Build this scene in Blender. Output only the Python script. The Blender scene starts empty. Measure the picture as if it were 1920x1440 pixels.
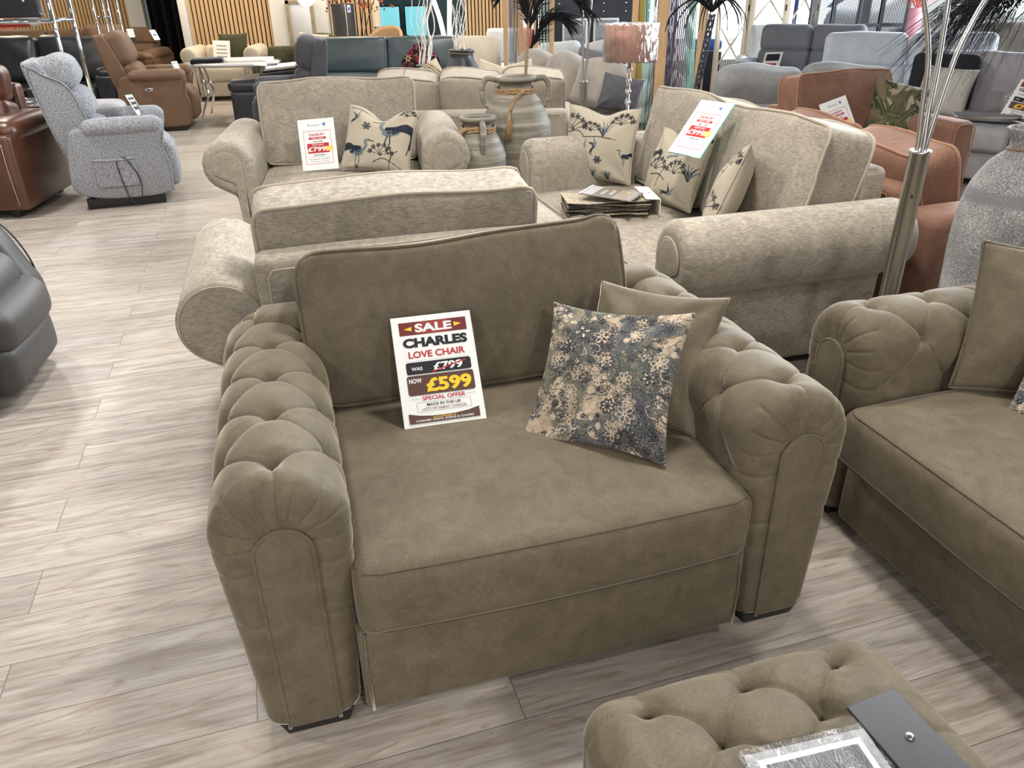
import bpy, bmesh, math, random
import numpy as np
from mathutils import Vector, Matrix
from mathutils.bvhtree import BVHTree

S = bpy.context.scene
C = S.collection
PI = math.pi
def R(d): return d * PI / 180.0

# ------------------------------------------------------------------ camera
PITCH, ROLL, EYE = R(27.4), R(1.03), 1.55
cam_data = bpy.data.cameras.new('camera')
cam_data.sensor_width = 36.0
cam_data.lens = 1442.0 / 1920.0 * 36.0
cam_data.clip_start, cam_data.clip_end = 0.05, 200.0
cam = bpy.data.objects.new('camera', cam_data)
C.objects.link(cam)
fwd = Vector((0, math.cos(PITCH), -math.sin(PITCH)))
r0 = Vector((1, 0, 0)); u0 = r0.cross(fwd)
rt = math.cos(ROLL) * r0 - math.sin(ROLL) * u0
up = math.sin(ROLL) * r0 + math.cos(ROLL) * u0
cam.matrix_world = Matrix(((rt.x, up.x, -fwd.x, 0), (rt.y, up.y, -fwd.y, 0),
                           (rt.z, up.z, -fwd.z, EYE), (0, 0, 0, 1)))
S.camera = cam

# ------------------------------------------------------------------ world, lamps, exposure
S.view_settings.view_transform = 'Standard'
S.view_settings.look = 'None'
S.view_settings.gamma = 1.0
S.view_settings.use_curve_mapping = False
S.view_settings.exposure = 0.10
w = bpy.data.worlds.new('daylight'); S.world = w
w.use_nodes = True
bg = w.node_tree.nodes['Background']
# soft grey surroundings, growing into the bright overcast sky of the street beyond the shop window
def sky():
    nt = w.node_tree
    tc = nt.nodes.new('ShaderNodeTexCoord'); dt = nt.nodes.new('ShaderNodeVectorMath'); dt.operation = 'DOT_PRODUCT'
    dt.inputs[1].default_value = (0.56, 0.82, 0.10)
    mr = nt.nodes.new('ShaderNodeMapRange'); mr.interpolation_type = 'SMOOTHSTEP'
    mr.inputs['From Min'].default_value = 0.62; mr.inputs['From Max'].default_value = 0.97
    mr.inputs['To Min'].default_value = SKY_LOW; mr.inputs['To Max'].default_value = SKY_HIGH
    nt.links.new(tc.outputs['Generated'], dt.inputs[0]); nt.links.new(dt.outputs['Value'], mr.inputs['Value'])
    nt.links.new(mr.outputs[0], bg.inputs[1])
bg.inputs[0].default_value = (0.88, 0.95, 1.0, 1)
SKY_LOW, SKY_HIGH = 0.13, 5.0
sky()

def lamp(name, loc, size, power, col, rot=(0, 0, 0), size_y=None, spread=PI):
    d = bpy.data.lights.new(name, 'AREA')
    d.energy = power; d.color = col; d.size = size; d.spread = spread
    if size_y: d.shape = 'RECTANGLE'; d.size_y = size_y
    o = bpy.data.objects.new(name, d); C.objects.link(o)
    o.location = loc; o.rotation_euler = rot
    return o
WARM = (1.0, 0.955, 0.89)
for lx, ly, pw_ in ((-2.2, -1.8, 78), (1.2, -1.9, 100), (-3.6, 1.6, 55), (2.6, 0.6, 40), (0.5, 2.9, 76), (-1.4, 3.6, 60), (2.4, 3.0, 26), (-4.0, 5.5, 80), (0.4, 6.2, 70), (-5.5, 9.0, 80), (-1.5, 9.3, 80)):
    lamp('ceiling_light', (lx, ly, 3.1), 0.32, pw_, WARM)
for lx, ly in ((-10.0, 16.6), (-5.0, 13.2), (-2.6, 13.2), (-0.6, 13.0), (-7.8, 13.0)):
    lamp('wall_wash_light', (lx, ly, 3.0), 0.7, 58, (1.0, 0.86, 0.66))
# soft fill added behind the viewer to lift upright fronts, then daylight through the glass on the right
lamp('front_fill_light', (-0.6, -4.2, 2.0), 6.0, 125, (1.0, 0.96, 0.90), (R(84), 0, 0), 2.6)
lamp('shopfront_daylight', (8.6, 9.0, 1.9), 6.0, 1300, (0.80, 0.90, 1.0), (R(90), 0, R(118)), 3.0)

lamp('street_daylight', (9.5, 17.0, 7.0), 4.0, 1500, (0.85, 0.93, 1.0), (R(-14), 0, 0))

# ------------------------------------------------------------------ helpers
rng = random.Random(7)
nrs = np.random.RandomState(11)

def add(o, parent=None):
    C.objects.link(o)
    if parent is not None: o.parent = parent
    return o
def tag(o, label, cat, group=None):
    o['label'] = label; o['category'] = cat
    if group: o['group'] = group
    return o
def thing(name, label, cat, loc=(0, 0, 0), rz=0.0, group=None):
    o = bpy.data.objects.new(name, None)
    o.empty_display_size = 0.1
    add(o); o.location = loc; o.rotation_euler = (0, 0, rz)
    return tag(o, label, cat, group)
def struct(o):
    o['kind'] = 'structure'; return o
def plabel(o, s): o['label'] = s; return o
def copy_tree(o, parent=None):
    c = o.copy(); C.objects.link(c)
    if parent is not None: c.parent = parent
    for ch in list(o.children): copy_tree(ch, c)
    return c

def mobj(name, V, F, mat, parent=None, smooth=True, loc=(0, 0, 0), rot=(0, 0, 0), midx=None, col=None):
    me = bpy.data.meshes.new(name)
    V = np.asarray(V, float)
    me.from_pydata(V.tolist(), [], [tuple(int(i) for i in f) for f in F])
    for m in (mat if isinstance(mat, (list, tuple)) else [mat]): me.materials.append(m)
    if smooth: me.polygons.foreach_set('use_smooth', [True] * len(me.polygons))
    if midx is not None: me.polygons.foreach_set('material_index', list(midx))
    if col is not None:
        a = me.color_attributes.new('pattern', 'FLOAT_COLOR', 'POINT')
        cc = np.ones((len(V), 4)); cc[:, :3] = col
        a.data.foreach_set('color', cc.ravel())
    me.update()
    o = bpy.data.objects.new(name, me)
    add(o, parent); o.location = loc; o.rotation_euler = rot
    return o

def gridF(n, m, cu=False, cv=False, off=0):
    """faces of an n x m grid (row-major), optionally closed in u (rows) / v (columns)"""
    F = []
    for i in range(n if cu else n - 1):
        for j in range(m if cv else m - 1):
            a = i * m + j; b = ((i + 1) % n) * m + j
            c = ((i + 1) % n) * m + (j + 1) % m; d = i * m + (j + 1) % m
            F.append((a + off, b + off, c + off, d + off))
    return F

def axis_pts(L, r, m, k=4):
    r = min(r, L * .999)
    e = [L - r + r * t / k for t in range(k + 1)]
    inner = np.linspace(-(L - r), L - r, m + 1)[1:-1] if L - r > 1e-4 else np.array([0.0])
    return np.array([-x for x in reversed(e)] + list(inner) + e)

def rbox_mesh(w, d, h, r=.04, crown=(0, 0, 0), m=(10, 10, 6), k=4, fn=None, nz=0.0, nf=5.0, seed=0):
    """soft upholstered block centred on the origin: rounded edges, domed faces, optional wrinkles"""
    hx, hy, hz = w / 2, d / 2, h / 2
    r = min(r, hx * .98, hy * .98, hz * .98)
    ax = [axis_pts(hx, r, m[0], k), axis_pts(hy, r, m[1], k), axis_pts(hz, r, m[2], k)]
    Vs, Fs, off = [], [], 0
    H = (hx, hy, hz)
    for a, (b, c) in ((0, (1, 2)), (1, (2, 0)), (2, (0, 1))):
        for sg in (-1, 1):
            U, W_ = np.meshgrid(ax[b], ax[c], indexing='ij')
            P = np.zeros(U.shape + (3,)); P[..., a] = sg * H[a]; P[..., b] = U; P[..., c] = W_
            n_, m_ = U.shape
            F = gridF(n_, m_, off=off)
            if sg < 0: F = [f[::-1] for f in F]
            Vs.append(P.reshape(-1, 3)); Fs += F; off += n_ * m_
    V = np.concatenate(Vs)
    key = np.round(V * 1e5).astype(np.int64)
    _, idx, inv = np.unique(key, axis=0, return_index=True, return_inverse=True)
    inv = np.asarray(inv).ravel()
    V = V[idx]
    F = [tuple(inv[i] for i in f) for f in Fs]
    inner = np.stack([np.clip(V[:, i], -(H[i] - r), H[i] - r) for i in range(3)], 1)
    dv = V - inner
    # warp the corner patch so quads spread evenly round the fillet
    dv = np.sign(dv) * r * np.sin(np.clip(np.abs(dv) / r, 0, 1) * PI / 4) / math.sin(PI / 4)
    ln = np.linalg.norm(dv, axis=1); ln[ln < 1e-9] = 1
    N = dv / ln[:, None]
    P = inner + N * r
    q = np.stack([np.clip(P[:, i] / H[i], -1, 1) for i in range(3)], 1)
    g = 1 - q ** 2
    for i in range(3):
        j, l = (i + 1) % 3, (i + 2) % 3
        P[:, i] += q[:, i] * crown[i] * (g[:, j] * g[:, l]) ** .65
    if nz:
        rs = np.random.RandomState(seed + 3)
        D = np.zeros(len(P))
        for _ in range(7):
            kv = rs.normal(size=3) * nf * rs.uniform(.5, 1.6)
            D += np.sin(P @ kv + rs.uniform(0, 6.28)) / 3.0
        P = P + N * (nz * D)[:, None]
    if fn is not None: P = fn(P)
    return P, F

def rbox(name, mat, parent, w, d, h, loc=(0, 0, 0), rot=(0, 0, 0), **kw):
    P, F = rbox_mesh(w, d, h, **kw)
    return mobj(name, P, F, mat, parent, True, loc, rot)

def box(name, mat, parent, w, d, h, loc=(0, 0, 0), rot=(0, 0, 0), bev=.004):
    return rbox(name, mat, parent, w, d, h, loc, rot, r=bev, m=(1, 1, 1), k=2)

def boxes_mesh(L):
    """several plain cuboids (centre, size) joined as one mesh"""
    V, F = [], []
    for (c, s) in L:
        o = len(V)
        for dx in (-.5, .5):
            for dy in (-.5, .5):
                for dz in (-.5, .5): V.append((c[0] + dx * s[0], c[1] + dy * s[1], c[2] + dz * s[2]))
        for f in ((0, 1, 3, 2), (4, 6, 7, 5), (0, 4, 5, 1), (2, 3, 7, 6), (0, 2, 6, 4), (1, 5, 7, 3)):
            F.append(tuple(o + i for i in f))
    return V, F

def tube_mesh(pts, rad, n=8, closed=False):
    P = np.asarray(pts, float); m = len(P)
    rad = np.full(m, rad) if np.isscalar(rad) else np.asarray(rad, float)
    if closed: T = np.roll(P, -1, 0) - np.roll(P, 1, 0)
    else: T = np.gradient(P, axis=0)
    T /= np.maximum(np.linalg.norm(T, axis=1), 1e-9)[:, None]
    ref = np.array([0, 0, 1.0]) if abs(T[0][2]) < .9 else np.array([1.0, 0, 0])
    V = []
    nrm = ref - T[0] * (ref @ T[0]); nrm /= np.linalg.norm(nrm)
    for i in range(m):
        nrm = nrm - T[i] * (nrm @ T[i]); nrm /= max(np.linalg.norm(nrm), 1e-9)
        bn = np.cross(T[i], nrm)
        for j in range(n):
            a = 2 * PI * j / n
            V.append(P[i] + rad[i] * (math.cos(a) * nrm + math.sin(a) * bn))
    F = gridF(m, n, cu=closed, cv=True)
    if not closed:
        F.append(tuple(range(n)))
        F.append(tuple((m - 1) * n + j for j in range(n))[::-1])
    return V, F
def tube(name, mat, parent, pts, rad, n=8, closed=False, **kw):
    V, F = tube_mesh(pts, rad, n, closed)
    return mobj(name, V, F, mat, parent, True, **kw)
def tubes_mesh(list_):
    V, F = [], []
    for pts, rad, n in list_:
        v, f = tube_mesh(pts, rad, n); o = len(V)
        V += list(v); F += [tuple(o + i for i in q) for q in f]
    return V, F

def spline(pts, n=40):
    """Catmull-Rom through the points"""
    P = np.asarray(pts, float)
    P = np.vstack([2 * P[0] - P[1], P, 2 * P[-1] - P[-2]])
    out = []
    segs = len(P) - 3
    for t in np.linspace(0, segs - 1e-6, n):
        i = int(t); f = t - i
        a, b, c, d = P[i], P[i + 1], P[i + 2], P[i + 3]
        out.append(.5 * ((2 * b) + (c - a) * f + (2 * a - 5 * b + 4 * c - d) * f * f + (3 * b - a - 3 * c + d) * f ** 3))
    return np.array(out)

def lathe(name, mat, parent, prof, n=40, loc=(0, 0, 0), fn=None, rot=(0, 0, 0)):
    V = []
    for (r, z) in prof:
        for j in range(n):
            a = 2 * PI * j / n
            V.append((r * math.cos(a), r * math.sin(a), z))
    F = [f[::-1] for f in gridF(len(prof), n, cv=True)]
    F.append(tuple(range(n))[::-1]); F.append(tuple((len(prof) - 1) * n + j for j in range(n)))
    V = np.array(V)
    if fn is not None: V = fn(V)
    return mobj(name, V, F, mat, parent, True, loc, rot)

def resample(poly, n, closed=True):
    P = np.asarray(poly, float)
    if closed: P = np.vstack([P, P[:1]])
    L = np.concatenate([[0], np.cumsum(np.linalg.norm(np.diff(P, axis=0), axis=1))])
    t = np.linspace(0, L[-1], n + 1)[:-1] if closed else np.linspace(0, L[-1], n)
    return np.stack([np.interp(t, L, P[:, i]) for i in range(P.shape[1])], 1)

def ring_normals(Q):
    T = np.roll(Q, -1, 0) - np.roll(Q, 1, 0)
    N = np.stack([T[:, 1], -T[:, 0]], 1)
    N /= np.maximum(np.linalg.norm(N, axis=1), 1e-9)[:, None]
    A = np.sum(Q[:, 0] * np.roll(Q[:, 1], -1) - np.roll(Q[:, 0], -1) * Q[:, 1])
    return N if A > 0 else -N          # outward

def extrude(name, mat, parent, poly, L, n=80, r0_=.02, r1_=.02, axis='y', ny=8, loc=(0, 0, 0), rot=(0, 0, 0), smoothing=2, fn=None, bulge=0.0):
    """a closed outline swept along an axis with rounded ends"""
    Q = resample(poly, n)
    for _ in range(smoothing): Q = .25 * np.roll(Q, 1, 0) + .5 * Q + .25 * np.roll(Q, -1, 0)
    N = ring_normals(Q)
    K = 4
    mid = np.linspace(r0_, L - r1_, ny + 1)[1:-1]
    body = [(y, 0) for y in mid]
    ends = []
    for i in range(K + 1):
        t = PI / 2 * i / K
        ends.append((L - r1_ * (1 - math.sin(t)), r1_ * (1 - math.cos(t))))
    rg = []
    for i in range(K + 1):
        t = PI / 2 * i / K
        rg.append((r0_ * (1 - math.sin(t)), r0_ * (1 - math.cos(t))))
    allr = rg[::-1] + body + ends
    V = []
    for (y, ins) in allr:
        q = Q - N * ins
        if axis == 'y': V.append(np.stack([q[:, 0], np.full(n, y), q[:, 1]], 1))
        else: V.append(np.stack([np.full(n, y), q[:, 0], q[:, 1]], 1))
    m = len(V); V = np.concatenate(V)
    F = gridF(m, n, cv=True)
    F.append(tuple(range(n))[::-1]); F.append(tuple((m - 1) * n + j for j in range(n)))
    if fn is not None: V = fn(V)
    o = mobj(name, V, F, mat, parent, True, loc, rot)
    bm = bmesh.new(); bm.from_mesh(o.data); bmesh.ops.recalc_face_normals(bm, faces=bm.faces); bm.to_mesh(o.data); bm.free()
    return o
# ------------------------------------------------------------------ materials
def nodes(name):
    m = bpy.data.materials.new(name); m.use_nodes = True
    nt = m.node_tree
    b = nt.nodes['Principled BSDF']
    return m, nt, b
def N(nt, t, **kw):
    n = nt.nodes.new(t)
    for k, v in kw.items():
        if k in n.inputs: n.inputs[k].default_value = v
        else: setattr(n, k, v)
    return n
def lk(nt, a, b): nt.links.new(a, b)
def rgb(c): return (c[0], c[1], c[2], 1)
def srgb(r, g, b):
    f = lambda v: (v / 255 / 12.92) if v / 255 <= .04045 else ((v / 255 + .055) / 1.055) ** 2.4
    return (f(r), f(g), f(b))
def mixc(nt, fac, a, b, mode='MIX'):
    n = nt.nodes.new('ShaderNodeMix'); n.data_type = 'RGBA'; n.blend_type = mode
    for i, v in ((0, fac), (6, a), (7, b)):
        if isinstance(v, (int, float)): n.inputs[i].default_value = v
        elif isinstance(v, tuple): n.inputs[i].default_value = rgb(v)
        else: lk(nt, v, n.inputs[i])
    return n.outputs[2]
def ramp(nt, src, stops):
    n = nt.nodes.new('ShaderNodeValToRGB')
    els = n.color_ramp.elements
    while len(els) < len(stops): els.new(0.5)
    for e, (p, c) in zip(els, stops):
        e.position = p; e.color = rgb(c) if isinstance(c, tuple) else (c, c, c, 1)
    lk(nt, src, n.inputs[0]); return n.outputs[0]
def objco(nt, scale=(1, 1, 1), rot=(0, 0, 0)):
    tc = N(nt, 'ShaderNodeTexCoord'); mp = N(nt, 'ShaderNodeMapping')
    mp.inputs['Scale'].default_value = scale; mp.inputs['Rotation'].default_value = rot
    lk(nt, tc.outputs['Object'], mp.inputs[0]); return mp.outputs[0]
def noise(nt, co, scale, detail=4, rough=.55, dist=0.0):
    n = N(nt, 'ShaderNodeTexNoise'); n.inputs['Scale'].default_value = scale
    n.inputs['Detail'].default_value = detail; n.inputs['Roughness'].default_value = rough
    n.inputs['Distortion'].default_value = dist
    lk(nt, co, n.inputs['Vector']); return n.outputs[0]
def bump(nt, b, src, strength, dist=.002):
    n = N(nt, 'ShaderNodeBump'); n.inputs['Strength'].default_value = strength; n.inputs['Distance'].default_value = dist
    lk(nt, src, n.inputs['Height']); lk(nt, n.outputs[0], b.inputs['Normal'])

def fabric(name, c, var=.16, nap=6.0, slub=.08, slub_scale=(60, 60, 260), sheen=.35, rough=.85, bmp=.25, tint=None, attr=False):
    """upholstery cloth: broad nap mottling, fine woven slubs, soft sheen"""
    m, nt, b = nodes(name)
    co = objco(nt)
    n1 = noise(nt, co, nap, 8, .66, .8)
    f = lambda k: tuple(min(1, x * k) for x in c)
    col = ramp(nt, n1, [(.32, f(1 - var)), (.68, f(1 + var))])
    cs = objco(nt, slub_scale)
    n2 = noise(nt, cs, 1.0, 3, .7)
    if attr:
        at = N(nt, 'ShaderNodeAttribute', attribute_name='pattern')
        col = at.outputs['Color']
    s2 = ramp(nt, n2, [(.3, 1 - slub * 2), (.7, 1 + slub * 0)])
    col = mixc(nt, 1.0, col, s2, 'MULTIPLY')
    lk(nt, col, b.inputs['Base Color'])
    b.inputs['Roughness'].default_value = rough
    b.inputs['Sheen Weight'].default_value = sheen
    b.inputs['Sheen Roughness'].default_value = .30
    b.inputs['Sheen Tint'].default_value = rgb(tint or tuple(min(1, .35 + x * 1.2) for x in c))
    b.inputs['Specular IOR Level'].default_value = .15
    if bmp: bump(nt, b, n2, bmp, .0015)
    return m
def leather(name, c, rough=.42, var=.15, grain=220, bmp=.12, spec=.5):
    m, nt, b = nodes(name)
    co = objco(nt)
    n1 = noise(nt, co, 4, 4)
    f = lambda k: tuple(min(1, x * k) for x in c)
    lk(nt, ramp(nt, n1, [(.3, f(1 - var)), (.7, f(1 + var))]), b.inputs['Base Color'])
    b.inputs['Roughness'].default_value = rough; b.inputs['Specular IOR Level'].default_value = spec
    vo = N(nt, 'ShaderNodeTexVoronoi'); vo.inputs['Scale'].default_value = grain
    lk(nt, co, vo.inputs['Vector'])
    n3 = noise(nt, co, 14, 3)
    s = N(nt, 'ShaderNodeMath', operation='ADD'); lk(nt, vo.outputs[0], s.inputs[0]); lk(nt, n3, s.inputs[1])
    bump(nt, b, s.outputs[0], bmp, .004)
    return m
def plain(name, c, rough=.5, metal=0.0, spec=.5, emit=None, estr=1.0, coat=0.0, alpha=1.0):
    m, nt, b = nodes(name)
    b.inputs['Base Color'].default_value = rgb(c); b.inputs['Roughness'].default_value = rough
    b.inputs['Metallic'].default_value = metal; b.inputs['Specular IOR Level'].default_value = spec
    b.inputs['Coat Weight'].default_value = coat
    if emit: b.inputs['Emission Color'].default_value = rgb(emit); b.inputs['Emission Strength'].default_value = estr
    return m
def grained(name, c1, c2, scale=(6, 6, 60), rough=.55, bmp=.1):
    m, nt, b = nodes(name)
    co = objco(nt, scale)
    n1 = noise(nt, co, 1.0, 5, .6, .8)
    lk(nt, ramp(nt, n1, [(.3, c1), (.7, c2)]), b.inputs['Base Color'])
    b.inputs['Roughness'].default_value = rough
    bump(nt, b, n1, bmp, .003)
    return m

M = {}
VEL = (.143, .117, .080)
M['velvet'] = fabric('taupe_velvet', VEL, .19, 13.0, .15, (230, 230, 230), .60, .60, .15, (.78, .72, .60))
M['velvet_seam'] = fabric('taupe_velvet_seam', tuple(x * .55 for x in VEL), .1, 9, .05, (400, 400, 400), .2, .9, 0)
M['beige'] = fabric('beige_chenille', (.350, .308, .250), .17, 12.0, .24, (45, 45, 210), .30, .8, .25, (.9, .85, .75))
M['ecru'] = fabric('ecru_cloth', (.46, .44, .40), .1, 9, .1, (200, 200, 200), .3, .85, .2)
M['beige_pipe'] = fabric('beige_piping', (.37, .325, .258), .1, 9, .08, (200, 200, 200), .3, .8, .1)
M['oat'] = fabric('oatmeal_chenille', (.36, .315, .255), .12, 14.0, .10, (200, 200, 200), .3, .85, .3)
M['rust'] = fabric('terracotta_chenille', (.215, .116, .080), .18, 10.0, .16, (220, 50, 220), .35, .8, .25, (.8, .5, .36))
M['rust_pipe'] = fabric('terracotta_piping', (.30, .16, .10), .1, 9, .1, (200, 200, 200), .3, .85, .1)
M['tweed'] = fabric('grey_tweed', (.40, .41, .44), .05, 5, .38, (95, 95, 95), .2, .9, .8)
M['grey_cord'] = fabric('slate_grey_cloth', (.235, .235, .235), .14, 8, .08, (200, 200, 200), .35, .85, .2)
M['grey_sofa'] = fabric('mid_grey_velvet', (.19, .19, .205), .10, 6, .05, (300, 300, 300), .35, .8, .1)
M['grey_lilac'] = fabric('lilac_grey_velvet', (.33, .32, .335), .14, 6, .05, (300, 300, 300), .4, .8, .1)
M['pale_blue'] = fabric('pale_grey_chenille', (.56, .60, .65), .10, 12, .10, (160, 160, 160), .3, .85, .25)
M['white_sofa'] = fabric('silver_cloth', (.60, .61, .61), .12, 8, .06, (200, 200, 200), .4, .8, .1)
M['dark_grey'] = fabric('dark_grey_cloth', (.085, .083, .092), .12, 8, .06, (260, 260, 260), .4, .85, .1)
M['mid_taupe'] = fabric('stone_velvet', (.30, .27, .235), .14, 8, .06, (260, 260, 260), .4, .85, .1)
M['olive'] = fabric('olive_velvet', (.060, .058, .028), .2, 8, .05, (260, 260, 260), .5, .8, .1)
M['cream'] = fabric('cream_cloth', (.55, .47, .36), .1, 9, .08, (200, 200, 200), .3, .85, .2)
M['pattern'] = fabric('printed_linen', (.5, .45, .35), 0, 5, .10, (330, 330, 330), .15, .9, .2, attr=True)
M['brown_suede'] = leather('brown_faux_suede', (.155, .092, .056), .62, .14, 160, .05, .25)
M['ox_leather'] = leather('oxblood_leather', (.085, .032, .018), .30, .25, 260, .12, .6)
M['black_leather'] = leather('black_leather', (.022, .022, .025), .36, .2, 240, .10, .5)
M['char_leather'] = leather('charcoal_leather', (.052, .049, .049), .50, .12, 260, .08, .4)
M['teal_leather'] = leather('slate_teal_leather', (.052, .071, .078), .36, .12, 240, .06, .5)
M['black_cloth'] = fabric('black_cloth', (.012, .012, .014), .2, 8, .05, (260, 260, 260), .2, .9, .1)
M['black'] = plain('black_plastic', (.010, .010, .011), .45)
M['black_gloss'] = plain('black_gloss', (.012, .012, .014), .12, coat=.5)
M['chrome'] = plain('chrome', (.82, .82, .82), .07, 1.0)
M['white'] = plain('white_card', (.72, .72, .71), .6, spec=.12)
M['paper'] = plain('cream_card', (.80, .77, .68), .6)
M['red'] = plain('red_print', (.40, .035, .042), .5, spec=.12)
M['maroon'] = plain('maroon_print', (.13, .018, .016), .45)
M['brown_print'] = plain('brown_print', (.075, .032, .022), .45)
M['ink'] = plain('black_print', (.028, .028, .032), .5, spec=.12)
M['yellow'] = plain('yellow_print', (.86, .50, .04), .5, spec=.12)
M['grey_ink'] = plain('grey_print', (.20, .21, .25), .5, spec=.12)
M['blue_ink'] = plain('blue_print', (.09, .13, .42), .5, spec=.12)
M['green_edge'] = plain('green_acrylic_edge', (.10, .38, .30), .2)
M['pine'] = grained('pine', (.46, .29, .15), (.62, .42, .24), (8, 8, 1.2))
M['oak_slat'] = grained('oak_slat', (.50, .32, .16), (.62, .42, .22), (14, 14, 1.0), .5, .05)
M['felt'] = plain('black_felt', (.012, .010, .009), .95, spec=.1)
M['pale_wood'] = grained('pale_limed_wood', (.60, .50, .38), (.78, .68, .54), (10, 10, 1.5))
M['dark_wood'] = plain('black_stained_rattan', (.018, .019, .03), .55)
M['plaster'] = plain('white_plaster', (.72, .70, .66), .8)
M['twig'] = grained('whitewashed_willow', (.62, .57, .52), (.80, .77, .72), (20, 20, 4))
M['rope'] = grained('jute_rope', (.22, .13, .06), (.40, .27, .15), (120, 120, 120), .9, .5)

def brushed():
    m, nt, b = nodes('brushed_steel')
    co = objco(nt, (260, 260, 2))
    n1 = noise(nt, co, 1.0, 3)
    lk(nt, ramp(nt, n1, [(.3, (.42, .41, .39)), (.7, (.60, .59, .57))]), b.inputs['Base Color'])
    b.inputs['Metallic'].default_value = 1.0; b.inputs['Roughness'].default_value = .27
    return m
M['steel'] = brushed()

def stoneware():
    m, nt, b = nodes('grey_stoneware')
    co = objco(nt, (2.5, 2.5, 44)); n1 = noise(nt, co, 1.0, 5, .65, .2)
    c2 = objco(nt); n2 = noise(nt, c2, 9, 4)
    col = ramp(nt, n1, [(.32, (.098, .084, .062)), (.52, (.195, .172, .134)), (.70, (.37, .34, .285))])
    col = mixc(nt, .25, col, ramp(nt, n2, [(.3, (.10, .10, .075)), (.7, (.30, .27, .22))]))
    lk(nt, col, b.inputs['Base Color']); b.inputs['Roughness'].default_value = .62
    bump(nt, b, n1, .25, .004)
    return m
M['stoneware'] = stoneware()

def frosted():
    m, nt, b = nodes('grey_speckled_glaze')
    co = objco(nt); n1 = noise(nt, co, 190, 3, .6)
    n2 = noise(nt, co, 4.0, 3, .6)
    s = N(nt, 'ShaderNodeMath', operation='ADD'); lk(nt, n1, s.inputs[0])
    mm = N(nt, 'ShaderNodeMath', operation='MULTIPLY'); lk(nt, n2, mm.inputs[0]); mm.inputs[1].default_value = .5
    lk(nt, mm.outputs[0], s.inputs[1])
    col = ramp(nt, s.outputs[0], [(.62, (.15, .148, .152)), (.80, (.30, .295, .29)), (.92, (.52, .51, .49))])
    sx = N(nt, 'ShaderNodeSeparateXYZ'); lk(nt, co, sx.inputs[0])           # a bare glaze band below the shoulder
    bz = N(nt, 'ShaderNodeMath', operation='ADD'); lk(nt, sx.outputs[2], bz.inputs[0])
    nb = N(nt, 'ShaderNodeMath', operation='MULTIPLY'); lk(nt, n1, nb.inputs[0]); nb.inputs[1].default_value = .05; lk(nt, nb.outputs[0], bz.inputs[1])
    band = ramp(nt, bz.outputs[0], [(.870, 0.0), (.885, .8), (.915, .8), (.93, 0.0)])
    col = mixc(nt, band, col, (.17, .17, .185))
    lk(nt, col, b.inputs['Base Color']); b.inputs['Roughness'].default_value = .8
    bump(nt, b, n1, .5, .004)
    return m
M['frosted'] = frosted()

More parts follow.
